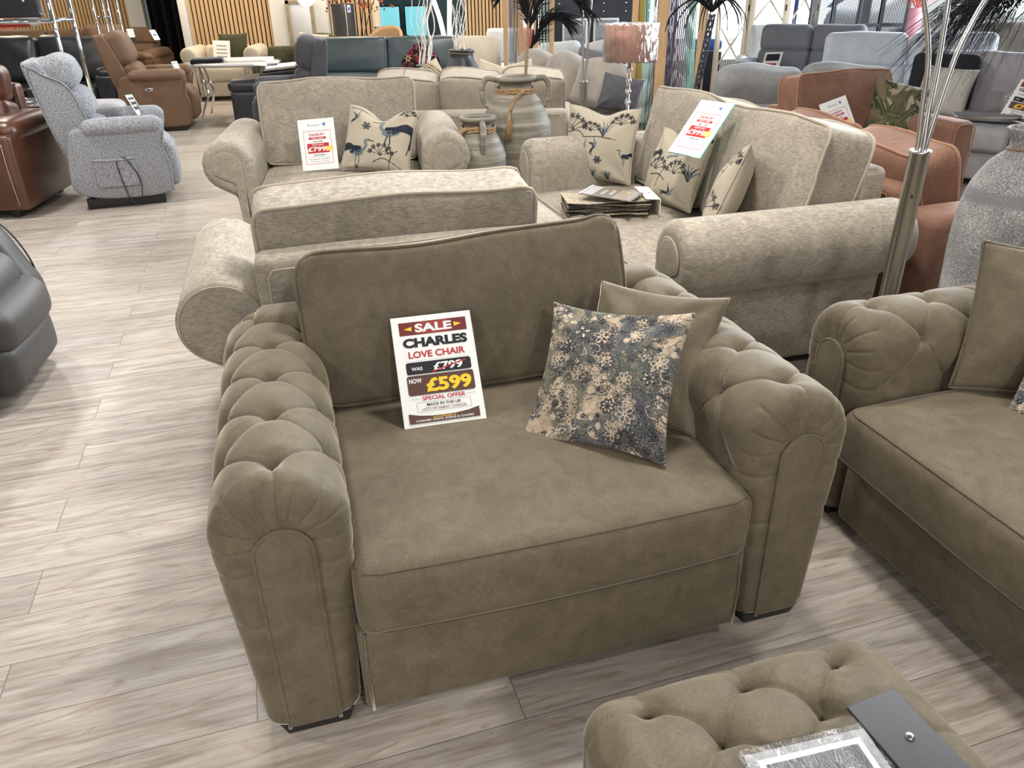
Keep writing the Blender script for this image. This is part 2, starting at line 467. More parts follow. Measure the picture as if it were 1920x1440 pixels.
def floor_mat():
    m, nt, b = nodes('grey_oak_plank')
    tc = N(nt, 'ShaderNodeTexCoord')
    mp = N(nt, 'ShaderNodeMapping'); mp.vector_type = 'TEXTURE'
    mp.inputs['Rotation'].default_value = (0, 0, R(17.0))
    lk(nt, tc.outputs['Object'], mp.inputs[0])
    off = N(nt, 'ShaderNodeVectorMath', operation='ADD'); off.inputs[1].default_value = (.835 + 12.2, 9 * .1925 - .042, 0)
    lk(nt, mp.outputs[0], off.inputs[0])
    br = N(nt, 'ShaderNodeTexBrick')
    br.offset = .5; br.offset_frequency = 2; br.squash = 1.0
    for k, v in (('Scale', 1.0), ('Mortar Size', .0016), ('Mortar Smooth', .3), ('Bias', 0.0), ('Brick Width', 1.22), ('Row Height', .1925)): br.inputs[k].default_value = v
    br.inputs['Color1'].default_value = (0, 0, 0, 1); br.inputs['Color2'].default_value = (1, 1, 1, 1); br.inputs['Mortar'].default_value = (0.5, .5, .5, 1)
    lk(nt, off.outputs[0], br.inputs['Vector'])
    # per-plank shift so the grain breaks at every joint
    sh = N(nt, 'ShaderNodeVectorMath', operation='SCALE'); sh.inputs['Scale'].default_value = 37.0
    lk(nt, br.outputs['Color'], sh.inputs[0])
    ad = N(nt, 'ShaderNodeVectorMath', operation='ADD'); lk(nt, off.outputs[0], ad.inputs[0]); lk(nt, sh.outputs[0], ad.inputs[1])
    def st(sc): 
        q = N(nt, 'ShaderNodeVectorMath', operation='MULTIPLY'); q.inputs[1].default_value = sc
        lk(nt, ad.outputs[0], q.inputs[0]); return q.outputs[0]
    g1 = noise(nt, st((1.6, 15, 1)), 1.0, 6, .62, 1.2)
    g2 = noise(nt, st((5, 130, 1)), 1.0, 3, .6, .3)
    g3 = noise(nt, st((1.5, 6.5, 1)), 1.0, 3, .5, 2.2)
    g4 = noise(nt, st((2.2, 10, 1)), 1.3, 5, .6, 3.0)
    g5 = noise(nt, st((2.6, 52, 1)), 1.0, 5, .65, .9)
    g6 = noise(nt, st((7, 26, 1)), 1.0, 5, .7, 2.5)
    base = ramp(nt, g1, [(.26, (.235, .203, .176)), (.42, (.355, .315, .277)), (.58, (.415, .376, .338)), (.74, (.51, .472, .430))])
    warm = ramp(nt, g4, [(.55, 0.0), (.66, .55)])
    base = mixc(nt, warm, base, (.33, .245, .19))
    dark = ramp(nt, g3, [(.56, 0.0), (.74, .55)])
    base = mixc(nt, dark, base, (.255, .228, .205))
    pale = ramp(nt, g3, [(.25, .5), (.40, 0.0)])
    base = mixc(nt, pale, base, (.54, .51, .475))
    base = mixc(nt, 1.0, base, ramp(nt, g5, [(.34, (.74, .72, .70)), (.5, (1.0, 1.0, 1.0)), (.68, (1.16, 1.15, 1.13))]), 'MULTIPLY')
    g7 = noise(nt, st((.75, 4.6, 1)), 1.0, 1.5, .5, .6)                     # arched growth rings
    sn = N(nt, 'ShaderNodeMath', operation='MULTIPLY'); lk(nt, g7, sn.inputs[0]); sn.inputs[1].default_value = 120.0
    si = N(nt, 'ShaderNodeMath', operation='SINE'); lk(nt, sn.outputs[0], si.inputs[0])
    rings = ramp(nt, si.outputs[0], [(.35, 0.0), (.95, .55)])
    msk = N(nt, 'ShaderNodeMath', operation='MULTIPLY'); lk(nt, rings, msk.inputs[0]); lk(nt, ramp(nt, g4, [(.46, 0.0), (.60, 1.0)]), msk.inputs[1])
    base = mixc(nt, msk.outputs[0], base, (.235, .19, .155))
    base = mixc(nt, ramp(nt, g6, [(.64, 0.0), (.72, .6)]), base, (.20, .165, .14))
    base = mixc(nt, 1.0, base, ramp(nt, g2, [(.3, (.88, .87, .86)), (.6, (1.0, 1.0, 1.0))]), 'MULTIPLY')
    tone = ramp(nt, br.outputs['Color'], [(0, (.90, .90, .91)), (1, (1.06, 1.04, 1.01))])
    base = mixc(nt, 1.0, base, tone, 'MULTIPLY')
    base = mixc(nt, br.outputs['Fac'], base, (.15, .125, .11))
    lk(nt, base, b.inputs['Base Color'])
    b.inputs['Roughness'].default_value = .42; b.inputs['Specular IOR Level'].default_value = .35
    bump(nt, b, g2, .08, .001)
    return m
M['floor'] = floor_mat()

def clear(name, tint=(1, 1, 1), rough=.02, crinkle=0.0, mixv=.25):
    """thin clear film: mostly see-through with glossy reflections"""
    m = bpy.data.materials.new(name); m.use_nodes = True
    nt = m.node_tree; nt.nodes.clear()
    out = N(nt, 'ShaderNodeOutputMaterial'); tr = N(nt, 'ShaderNodeBsdfTransparent'); gl = N(nt, 'ShaderNodeBsdfGlossy')
    tr.inputs[0].default_value = rgb(tint); gl.inputs['Roughness'].default_value = rough
    lw = N(nt, 'ShaderNodeLayerWeight'); lw.inputs['Blend'].default_value = mixv
    mx = N(nt, 'ShaderNodeMixShader')
    lk(nt, lw.outputs['Facing'], mx.inputs[0]); lk(nt, tr.outputs[0], mx.inputs[1]); lk(nt, gl.outputs[0], mx.inputs[2])
    lk(nt, mx.outputs[0], out.inputs[0])
    if crinkle:
        co = objco(nt, (1, 1, .35)); n1 = noise(nt, co, 22, 4, .6, 2.0)
        bm_ = N(nt, 'ShaderNodeBump'); bm_.inputs['Strength'].default_value = crinkle; bm_.inputs['Distance'].default_value = .02
        lk(nt, n1, bm_.inputs['Height']); lk(nt, bm_.outputs[0], gl.inputs['Normal']); lk(nt, bm_.outputs[0], lw.inputs['Normal'])
    return m
M['film'] = clear('crinkled_clear_film', (.97, .97, .97), .10, 1.0, .35)
M['table_film'] = clear('table_film', (.98, .98, .98), .12, .6, .06)
M['glass'] = clear('clear_glass', (.93, .97, .96), .02, 0, .2)
# ------------------------------------------------------------------ upholstery builders
def snap(o, pts, off=0.0):
    """lay a seam or piping path on the surface of a mesh"""
    me = o.data
    bv = BVHTree.FromPolygons([v.co[:] for v in me.vertices], [tuple(p.vertices) for p in me.polygons])
    out = []
    for p in pts:
        c, n_, _, _ = bv.find_nearest(Vector(p))
        out.append(np.array(c) + np.array(n_) * off)
    return np.array(out)
def rr_path(w, h, rc, n=10):
    """rounded rectangle outline (2D)"""
    P = []
    for (cx, cy, a0) in ((w / 2 - rc, h / 2 - rc, 0), (-w / 2 + rc, h / 2 - rc, 90), (-w / 2 + rc, -h / 2 + rc, 180), (w / 2 - rc, -h / 2 + rc, 270)):
        for i in range(n + 1):
            a = R(a0 + 90 * i / n); P.append((cx + rc * math.cos(a), cy + rc * math.sin(a)))
    return resample(P, 96)

def cushion(name, mat, parent, w, h, t, loc, rot, pipe=None, r=.06, crown=.05, seam_r=.007, fn=None, nz=.003, seed=0, rc=.07, m=(22, 6, 14), side_crown=.008):
    """upright back cushion: width x, thickness y, height z, centred at its bottom edge; piping as children"""
    pw = math.log(2) / math.log(1 / (1 - min(.5, rc * .30 / (h / 2))))
    def rnd(P):                                               # round the corners of the face outline
        P = P.copy(); k = (np.abs(P[:, 0] / (w / 2)) ** (pw * w / h) + np.abs(P[:, 2] / (h / 2)) ** pw) ** (1 / pw)
        f = 1 / np.maximum(k, 1.0)
        P[:, 2] *= f; P[:, 0] -= np.sign(P[:, 0]) * (1 - f) * h / 2
        return P
    if pipe: r = min(r, .026)
    def sh(P):
        P = (rnd(P) if pipe else P) + np.array([0, 0, h / 2])
        return fn(P) if fn else P
    o = rbox(name, mat, parent, w, t, h, loc, rot, r=r, crown=(side_crown, crown, side_crown), m=m, k=4, fn=sh, nz=nz, nf=9, seed=seed)
    if pipe:
        for sg in (-1, 1):
            q = rr_path(w - r * .5, h - r * .5, min(r, .03))
            P = rnd(np.stack([q[:, 0], np.full(len(q), sg * (t / 2 - r * .25)), q[:, 1]], 1)) + np.array([0, 0, h / 2])
            if fn: P = fn(P)
            tube('piping', pipe, o, snap(o, P, seam_r * .45), seam_r, 8, True)
    return o

def seat_cushion(name, mat, parent, w, d, h, loc, seam=None, r=.05, crown=.025, rot=(0, 0, 0), nz=.003, seed=0, seam_r=.0025, fn=None, m=(20, 16, 6)):
    o = rbox(name, mat, parent, w, d, h, loc, rot, r=r, crown=(.004, .012, crown), m=m, k=4, nz=nz, nf=7, seed=seed, fn=fn)
    if seam:
        for sg in (1, -1):
            q = rr_path(w - r * .5, d - r * .5, r * 1.1)
            P = np.stack([q[:, 0], q[:, 1], np.full(len(q), sg * (h / 2 - r * .26))], 1)
            if fn: P = fn(P)
            tube('seam', seam, o, snap(o, P, seam_r * .25), seam_r, 6, True)
    return o

def pillow(name, mat, w, h, t, loc, rot, parent=None, ears=.07, n=36, img=None, pipe=None, seed=0, back=None, crumple=.006, dent=0.0):
    """scatter cushion standing on its lower edge: x width, z height, bulging in y"""
    u = np.linspace(-1, 1, n); U, V = np.meshgrid(u, u, indexing='ij')
    rs = np.random.RandomState(seed + 5)
    X = w / 2 * U * (1 - ears * (1 - V ** 2)); Z = h / 2 * V * (1 - ears * (1 - U ** 2))
    prof = np.clip((1 - U ** 2) * (1 - V ** 2), 0, 1) ** .42
    prof = prof * (1 - .25 * np.abs(U * V) ** 1.5)
    wr = np.zeros_like(U)
    for sx, sy in ((-1, -1), (1, -1), (-1, 1), (1, 1)):           # folds fanning from each corner
        du, dv = U - sx, V - sy
        ang = np.arctan2(dv * -sy, du * -sx); rad = np.hypot(du, dv)
        wr += np.sin(ang * 7 + rs.uniform(0, 6)) * np.exp(-((rad - .55) / .35) ** 2)
    for _ in range(4):
        a, b, p = rs.normal(size=2).tolist() + [rs.uniform(0, 6)]
        wr += .5 * np.sin(U * a * 3 + V * b * 3 + p)
    edge = np.clip((1 - U ** 2) * (1 - V ** 2), 0, 1) ** .3
    Yf = -t / 2 * prof + crumple * wr * edge
    if dent: Yf += dent * np.exp(-((U / .35) ** 2)) * np.clip(V + .1, 0, 1) ** 1.5
    Yb = t / 2 * prof + crumple * .6 * wr * edge
    if dent:
        Z = Z - dent * 1.2 * np.exp(-((U / .4) ** 2)) * np.clip(V, 0, 1) ** 2
    A = np.stack([X, Yf, Z + h / 2], -1).reshape(-1, 3)
    B = np.stack([X, Yb, Z + h / 2], -1).reshape(-1, 3)
    F = [f for f in gridF(n, n)]
    idx = np.arange(n * n).reshape(n, n)
    bd = np.zeros((n, n), bool); bd[0] = bd[-1] = True; bd[:, 0] = bd[:, -1] = True
    mp = np.where(bd.ravel(), idx.ravel(), 0); inner = np.where(~bd.ravel())[0]
    mp[inner] = n * n + np.arange(len(inner))
    Vv = np.concatenate([A, B[inner]])
    F2 = [tuple(mp[i] for i in f[::-1]) for f in gridF(n, n)]
    col = None
    if img is not None:
        k = img.shape[0]
        ii = np.clip(((U + 1) / 2 * (k - 1)).round().astype(int), 0, k - 1); jj = np.clip(((V + 1) / 2 * (k - 1)).round().astype(int), 0, k - 1)
        cf = img[jj, ii].reshape(-1, 3)
        cb = (np.tile(np.array(back), (len(inner), 1)) if back is not None else cf[inner])
        col = np.concatenate([cf, cb])
    o = mobj(name, Vv, F + F2, mat, parent, True, loc, rot, col=col)
    if pipe:
        e = np.concatenate([idx[:, 0], idx[-1, 1:], idx[::-1, -1][1:], idx[0, ::-1][1:-1]])
        tube('piping', pipe, o, A[e], .0045, 6, True)
    return o

def seg_dist(P, segs):
    """distance of each 2D point to the nearest of the segments"""
    best = np.full(len(P), 9.0)
    for (a, b) in segs:
        a = np.array(a); d = np.array(b) - a
        t = np.clip(((P - a) @ d) / max(d @ d, 1e-12), 0, 1)
        best = np.minimum(best, np.linalg.norm(P - (a + t[:, None] * d), axis=1))
    return best
def tuft_height(P, segs, pts, puff=.0055, crease=.0080, pit=.036, wp=.030, wc=.0050, wb=.026, side_pit=1.0):
    d = seg_dist(P, segs)
    r = np.full(len(P), 9.0)
    deep = np.zeros(len(P))
    for p in pts:
        q = np.linalg.norm(P - np.array(p), axis=1); deep = np.where(q < r, side_pit if abs(p[0]) > .05 else 1.0, deep); r = np.minimum(r, q)
    near = np.exp(-(r / .07) ** 2)
    return (puff * (1 - np.exp(-(d / wp) ** 1.3)) - puff * .6 - crease * np.exp(-d / wc) * (.55 + .45 * near) - pit * deep * np.exp(-(r / wb) ** 1.4))

_arm_mesh = {}
def tufted_arm_mesh(L=.96, hgt=.70, rad=.145, rows=5, pitch=.2, y0=.11):
    """deep-buttoned rolled arm: outline swept from front (y=0) to back (y=L); front edge gathered round an arched facing"""
    zc = hgt - rad
    out = [(-.108, .045), (-.118, .20), (-.128, .34), (-.138, .46)]
    arc = [(-rad * math.cos(t), zc + rad * math.sin(t)) for t in np.linspace(-.05, PI + .05, 60)]
    prof = out + arc + [(-x, z) for x, z in out[::-1]]
    n = 330
    q0 = resample(prof, 1200, False); tt = np.linspace(-1, 1, n)       # finer over the buttoned roll than down the sides
    uu = .5 + .5 * (tt * .62 + .38 * tt ** 3)
    Q = np.stack([np.interp(uu * 1199, np.arange(1200), q0[:, i]) for i in range(2)], 1)
    for _ in range(3): Q[1:-1] = .25 * Q[:-2] + .5 * Q[1:-1] + .25 * Q[2:]
    ds = np.concatenate([[0], np.cumsum(np.linalg.norm(np.diff(Q, axis=0), axis=1))])
    s = ds - ds[-1] / 2
    T = np.gradient(Q, axis=0); T /= np.linalg.norm(T, axis=1)[:, None]
    Nn = np.stack([-T[:, 1], T[:, 0]], 1)                     # outward for this direction
    rf, K, flat = .055, 22, .030
    R_ = [(0.0, rf + flat * (1 - i / 6.0), -rf * PI / 2 - flat * (1 - i / 6.0)) for i in range(6)]
    for i in range(K + 1):
        t = PI / 2 * i / K                                    # 0 on the front face, 90 deg where the side begins
        R_.append((rf * (1 - math.cos(t)), rf * (1 - math.sin(t)), -rf * (PI / 2 - t)))
    ys = np.linspace(rf, L, 290)[1:]
    R_ += [(y, 0.0, y - rf) for y in ys]
    m = len(R_)
    SS, VV = np.meshgrid(s, np.array([q[2] for q in R_]) + rf, indexing='xy')   # rows: rings
    base = np.zeros((m, n, 3))
    for k, (y, ins, v) in enumerate(R_):
        q = Q - Nn * ins
        base[k, :, 0] = q[:, 0]; base[k, :, 1] = y; base[k, :, 2] = np.maximum(q[:, 1], .045)
    du = np.gradient(base, axis=1); dv = np.gradient(base, axis=0)
    nn = np.cross(dv, du); nn /= np.maximum(np.linalg.norm(nn, axis=2), 1e-9)[..., None]
    if nn[m // 2, n // 2, 2] < 0: nn = -nn
    # creases
    si, sl = .150, .300
    Tt = [(0, y0 + pitch * i) for i in range(rows)]
    segs, pts = [], list(Tt)
    for sg in (-1, 1):
        I = [(sg * si, y0 + pitch * (i + .5)) for i in range(rows)]
        Lr = [(sg * sl, y0 + pitch * i) for i in range(rows)]
        pts += I + Lr
        def arcs(a, b):
            mid = ((a[0] + b[0]) / 2, (a[1] + b[1]) / 2 - .014)
            q1 = ((a[0] * .75 + b[0] * .25), (a[1] * .75 + b[1] * .25) - .011)
            q3 = ((a[0] * .25 + b[0] * .75), (a[1] * .25 + b[1] * .75) - .011)
            return [(a, q1), (q1, mid), (mid, q3), (q3, b)]
        for i in range(rows):
            segs += arcs(Tt[i], I[i])
            if i + 1 < rows: segs += arcs(Tt[i + 1], I[i])
            segs += arcs(Lr[i], I[i])
            if i + 1 < rows: segs += arcs(Lr[i + 1], I[i])
            segs.append((Lr[i], (sg * .72, Lr[i][1] + .0)))
        # gathers to the front facing
        segs.append((Lr[0], (sg * sl, -.12)))
        for q, ln in ((.048, .012), (.112, .050), (.172, .022), (.236, .058)):
            segs.append(((sg * q * 1.0, ln), (sg * q, -.13)))
        segs.append(((sg * .44, .02), (sg * .44, -.13)))
    segs.append((Tt[0], (0.012, -.13)))
    P2 = np.stack([SS.ravel(), VV.ravel()], 1)
    h = tuft_height(P2, segs, pts, puff=.0045, side_pit=.55).reshape(m, n)
    front = np.clip((.075 - VV) / .05, 0, 1)
    h = h * (1 - front) + front * (.001 - .0038 * np.exp(-seg_dist(P2, segs).reshape(m, n) / .0042))
    low = np.clip((np.abs(SS) - .25) / .13, 0, 1)
    h = h * (1 - low) + low * (.002 - .0055 * np.exp(-seg_dist(P2, segs).reshape(m, n) / .006))
    fadeface = np.clip((VV + .10) / .04, 0, 1)
    h = h * (.35 + .65 * fadeface)
    V = base + nn * h[..., None]
    # swell slightly at the front crown
    V = V.reshape(-1, 3)
    F = gridF(m, n)
    F.append(tuple(range(n))[::-1])
    F.append(tuple((m - 1) * n + j for j in range(n)))
    F.append(tuple([k * n for k in range(m)] + [k * n + n - 1 for k in reversed(range(m))]))
    return V, F

def arch_outline(hw, ztop, zbot, n=40):
    P = [(-hw, zbot)] + [(-hw * math.cos(t), ztop - hw + hw * math.sin(t)) for t in np.linspace(0, PI, n)] + [(hw, zbot)]
    return P
def arch_panel(parent, mat, pipe, hw, ztop, zbot, y=-.004, t=.016, taper=1.0, pr=.0045, x=0.0):
    out = [(px * (1 if pz > ztop - hw else taper + (1 - taper) * (pz - zbot) / (ztop - hw - zbot)) + x, pz) for px, pz in arch_outline(hw, ztop, zbot)]
    o = extrude('arm_facing', mat, parent, out, t + .02, n=110, r0_=.008, r1_=.002, ny=2, loc=(0, y, 0), smoothing=1)
    q = np.array(out); P = np.stack([q[:, 0], np.full(len(q), .004), q[:, 1]], 1)
    tube('piping', pipe, o, resample(P, 110, False), pr, 8)
    return o

def tufted_arm(parent, x, mat, share=[]):
    if not share:
        V, F = tufted_arm_mesh()
        o = mobj('arm', V, F, mat, parent, True, (x, 0, 0))
        bm = bmesh.new(); bm.from_mesh(o.data); bmesh.ops.recalc_face_normals(bm, faces=bm.faces); bm.to_mesh(o.data); bm.free()
        share.append(o)
    else:
        o = share[0].copy(); add(o, parent); o.location = (x, 0, 0)
    arch_panel(o, mat, M['velvet'], .059, .592, .04, y=-.010, taper=.97)
    return o

def roll_arm(parent, x, side, L, mat, pipe, hgt=.72, rad=.15, over=.05, pleats=True, facing=True, zb=.05, wall=.09, back_seam=False):
    """scroll arm; side=-1 rolls outward to the left, +1 to the right; x is the inner wall"""
    zc = hgt - rad
    cx = rad - .0
    P = [(0, zb), (0, zc)] + [(cx - rad * math.cos(t), zc + rad * math.sin(t)) for t in np.linspace(0, PI + R(62), 50)] + [(wall + .035, zc - rad * 1.25), (wall + .02, zb)]
    Q = resample(P, 150)
    for _ in range(2): Q = .25 * np.roll(Q, 1, 0) + .5 * Q + .25 * np.roll(Q, -1, 0)
    Nn = ring_normals(Q)
    rf, K = .05, 8
    rings = [(0.0, rf + .018), (0.0, rf + .009)] + [(rf * (1 - math.cos(PI / 2 * i / K)), rf * (1 - math.sin(PI / 2 * i / K))) for i in range(K + 1)]
    rings += [(y, 0) for y in np.linspace(rf, L - .02, 14)[1:]] + [(L - .02 + .02 * math.sin(PI / 2 * i / 4), .02 * (1 - math.cos(PI / 2 * i / 4))) for i in range(1, 5)]
    ang = np.arctan2(Q[:, 1] - zc, Q[:, 0] - cx)
    V = []
    for (y, ins) in rings:
        f = np.zeros(len(Q))
        if pleats and y < rf * 1.6:
            up_ = (Q[:, 1] > zc - rad * .8)
            fade = math.exp(-((y - rf * .35) / (rf * .7)) ** 2)
            for a0 in np.linspace(-.45, PI + .7, 11):
                dlt = np.angle(np.exp(1j * (ang - a0)))
                f -= .007 * np.exp(-(dlt / .035) ** 2) * fade * up_
        q = Q - Nn * (ins) + Nn * f[:, None]
        V.append(np.stack([side * q[:, 0], np.full(len(q), y), q[:, 1]], 1))
    m, n = len(V), len(Q)
    F = gridF(m, n, cv=True); F.append(tuple(range(n))); F.append(tuple((m - 1) * n + j for j in range(n)))
    o = mobj('arm', np.concatenate(V), F, mat, parent, True, (x, 0, 0))
    bm = bmesh.new(); bm.from_mesh(o.data); bmesh.ops.recalc_face_normals(bm, faces=bm.faces); bm.to_mesh(o.data); bm.free()
    if facing:
        rr = rad * .56
        A = [(cx + rr * math.cos(t), zc + rr * math.sin(t)) for t in np.linspace(-R(25), PI, 34)]
        left = [(cx - rr, zc - .05), (cx - rr + .005, zb + .01)]
        right = [(wall + .012, zb + .01), (wall + .018, zc - rr * 1.15)]
        poly = A + left + right
        poly = [(side * px, pz) for px, pz in poly]
        fo = extrude('arm_facing', mat, o, poly, .035, n=100, r0_=.008, r1_=.002, ny=2, loc=(0, -.010, 0), smoothing=2)
        q = np.array(poly); PP = resample(np.stack([q[:, 0], np.full(len(q), .005), q[:, 1]], 1), 110)
        tube('piping', pipe, fo, PP, .004, 6, True)
    if back_seam:
        tube('seam', pipe, o, np.stack([side * (Q - Nn * .012)[:, 0], np.full(len(Q), L + .0), (Q - Nn * .012)[:, 1]], 1), .003, 6, True)
    return o

def feet(parent, W, D, mat, h=.05, s=.09, inset=.06, name='foot'):
    for sx in (-1, 1):
        for y in (inset, D - inset):
            P, F = rbox_mesh(s, s, h, r=.006, m=(1, 1, 1), k=2)
            P[:, :2] *= (1 - .18 * (P[:, 2:3] < 0))
            mobj(name, P, F, mat, parent, True, (sx * (W / 2 - inset), y, h / 2))

def sofa(name, label, cat, loc, rz, W, D, mat, pipe=None, group=None, seat_h=.47, arm='roll', arm_w=.20, arm_h=.66, n=2, seat_n=None, back_h=.95, frame_h=.78,
         cush_t=.20, lean=14, arms=(1, 1), crown=.05, nz=.004, hr=0.0, foot=None, seed=0, sh=None, zb=.06, r=.06, seat_t=.18, rad=.14, wf=None, frame_t=.14, pseam=None):
    """settee facing -y: base, back_frame, arms, seat and back cushions, feet"""
    t = thing(name, label, cat, loc, rz, group)
    foot = foot or M['black']
    seat_n = seat_n or n
    aw = [arm_w if a else 0.0 for a in arms]
    x0, x1 = -W / 2 + aw[0], W / 2 - aw[1]
    iw = x1 - x0
    base_top = seat_h - seat_t
    rbox('base', mat, t, iw, D - .06, base_top - zb, ((x0 + x1) / 2, D / 2 + .01, (base_top + zb) / 2), r=.02, m=(4, 4, 2), crown=(0, .006, 0))
    rbox('back_frame', mat, t, iw + .03, frame_t, frame_h - zb, ((x0 + x1) / 2, D - frame_t / 2, (frame_h + zb) / 2), r=.035, m=(6, 2, 4), crown=(0, .01, .01))
    if pipe:
        bf = [c_ for c_ in t.children if c_.name.startswith('back_frame')][0]; fh = frame_h - zb
        q = rr_path(iw - .05, fh - .06, .03)
        tube('seam', pipe, bf, snap(bf, np.stack([q[:, 0], np.full(len(q), frame_t / 2 + .02), q[:, 1]], 1), .001), .0035, 6, True)
    for k, sd in ((0, -1), (1, 1)):
        if not arms[k]: continue
        xi = x0 if sd < 0 else x1
        if arm == 'roll': roll_arm(t, xi, sd, D - .04, mat, pipe or mat, hgt=arm_h, rad=rad, wall=min(.09, arm_w * .5), back_seam=True)
        elif arm == 'box':
            a = rbox('arm', mat, t, arm_w, D - .03, arm_h - zb, (xi + sd * arm_w / 2, D / 2 - .01, (arm_h + zb) / 2), r=min(.05, arm_w * .45), m=(3, 6, 4), crown=(.012, .01, .012))
            if pipe:
                q = rr_path(arm_w - .03, arm_h - zb - .03, min(.05, arm_w * .4))
                tube('piping', pipe, a, np.stack([q[:, 0], np.full(len(q), -D / 2 + .012), q[:, 1]], 1), .005, 6, True)
        elif arm == 'pad':
            a = rbox('arm', mat, t, arm_w, D - .03, arm_h - zb - .08, (xi + sd * arm_w / 2, D / 2 - .01, (arm_h - .08 + zb) / 2), r=.03, m=(3, 6, 4), crown=(.008, .02, 0))
            rbox('arm_pad', mat, a, arm_w * 1.16, D * .80, .15, (0, -.02, (arm_h - zb) / 2 - .03), r=.072, m=(3, 8, 3), crown=(.01, .01, .02))
    sw = iw / seat_n
    for i in range(seat_n):
        seat_cushion('seat_cushion', mat, t, sw - .006, D - frame_t - .02, seat_t, (x0 + sw * (i + .5), (D - frame_t) / 2 - .02, base_top + seat_t / 2), pseam or pipe, r=.045, crown=.025, nz=nz, seed=seed + i, seam_r=.005)
    bw = (iw + .02) / n if wf is None else wf / n
    xc = (x0 + x1) / 2
    ch = back_h - seat_h
    for i in range(n):
        xx = xc + (i - (n - 1) / 2) * bw
        lo = (xx, D - frame_t - cush_t * .62 - .03, seat_h + .0)
        if hr:
            o = cushion('back_cushion', mat, t, bw - .006, ch - hr, cush_t, lo, (R(-lean), 0, 0), pipe, r=r, crown=crown, nz=nz, seed=seed + 7 + i, fn=sh)
            cushion('headrest', mat, t, bw - .022, hr + .03, cush_t * .9, (xx, lo[1] + math.sin(R(lean)) * (ch - hr) - .01, seat_h + (ch - hr) * math.cos(R(lean)) - .02), (R(-lean * .6), 0, 0), pipe, r=min(.07, hr * .4), crown=.03, nz=nz, seed=seed + 17 + i)
        else:
            cushion('back_cushion', mat, t, bw - .006, ch, cush_t, lo, (R(-lean), 0, 0), pipe, r=r, crown=crown, nz=nz, seed=seed + 7 + i, fn=sh)
    feet(t, W - .1, D, foot, h=zb + .004, s=.07, inset=.09)
    return t

# ------------------------------------------------------------------ lettering and price cards
_font_cache = {}
def text_mesh(s, bold):
    k = (s, bold)
    if k not in _font_cache:
        cu = bpy.data.curves.new('lettering', 'FONT'); cu.body = s; cu.size = 1.0
        cu.offset = bold; cu.resolution_u = 3
        o = bpy.data.objects.new('lettering', cu)
        me = bpy.data.meshes.new_from_object(o)
        V = np.array([v.co[:] for v in me.vertices]); F = [tuple(p.vertices) for p in me.polygons]
        bpy.data.objects.remove(o); bpy.data.curves.remove(cu); bpy.data.meshes.remove(me)
        _font_cache[k] = (V, F)
    return _font_cache[k]
class Card:
    """a price card or board standing on its lower edge, printed side to -y"""
    def __init__(s, name, label, cat, w, h, loc, rot, t=.004, mat=None, group=None, parent=None):
        P, F = rbox_mesh(w, t, h, r=.001, m=(1, 1, 1), k=1)
        P[:, 2] += h / 2
        s.o = mobj(name, P, F, mat or M['white'], parent, False, loc, rot)
        if parent is None: tag(s.o, label, cat, group)
        s.w, s.h, s.t, s.k = w, h, t, 0
    def y(s): s.k += 1; return -s.t / 2 - .0004 - .00008 * s.k
    def xz(s, u, v): return ((u - .5) * s.w, (1 - v) * s.h)
    def poly(s, pts, mat, name='printed_panel'):
        y = s.y(); V = [(s.xz(u, v)[0], y, s.xz(u, v)[1]) for u, v in pts]
        return mobj(name, V, [tuple(range(len(V)))], mat, s.o, False)
    def rect(s, u0, v0, u1, v1, mat, r=0.0, name='printed_panel'):
        if not r: return s.poly([(u0, v1), (u1, v1), (u1, v0), (u0, v0)], mat, name)
        q = rr_path((u1 - u0) * s.w, (v1 - v0) * s.h, r * s.h, 6)
        cx, cz = s.xz((u0 + u1) / 2, (v0 + v1) / 2); y = s.y()
        V = [(cx + a, y, cz + b) for a, b in q]
        return mobj(name, V, [tuple(range(len(V)))], mat, s.o, False)
    def frame(s, u0, v0, u1, v1, mat, th=.004):
        y = s.y(); V = []
        for (a, b, c, d, e) in ((u0, v0, u1, v1, 0), (u0, v0, u1, v1, th)):
            x0, z0 = s.xz(a, b); x1, z1 = s.xz(c, d)
            V += [(x0 + e, y, z0 - e), (x1 - e, y, z0 - e), (x1 - e, y, z1 + e), (x0 + e, y, z1 + e)]
        return mobj('printed_border', V, [(i, (i + 1) % 4, (i + 1) % 4 + 4, i + 4) for i in range(4)], mat, s.o, False)
    def text(s, st, u, v, h, mat, width=None, bold=.0, align='C', rot=0.0):
        """v is the middle of the line, h the letter height, both in card heights; width in card widths"""
        V, F = text_mesh(st, bold)
        lo, hi = V.min(0), V.max(0)
        k = h * s.h / (hi[1] - lo[1]); kx = k
        if width: kx = width * s.w / (hi[0] - lo[0])
        cx = {'C': (lo[0] + hi[0]) / 2, 'L': lo[0], 'R': hi[0]}[align]
        X, Z = (V[:, 0] - cx) * kx, (V[:, 1] - (lo[1] + hi[1]) / 2) * k
        x0, z0 = s.xz(u, v); y = s.y()
        ca, sa = math.cos(rot), math.sin(rot)
        P = np.stack([x0 + X * ca - Z * sa, np.full(len(V), y), z0 + X * sa + Z * ca], 1)
        return mobj('lettering', P, F, mat, s.o, False)

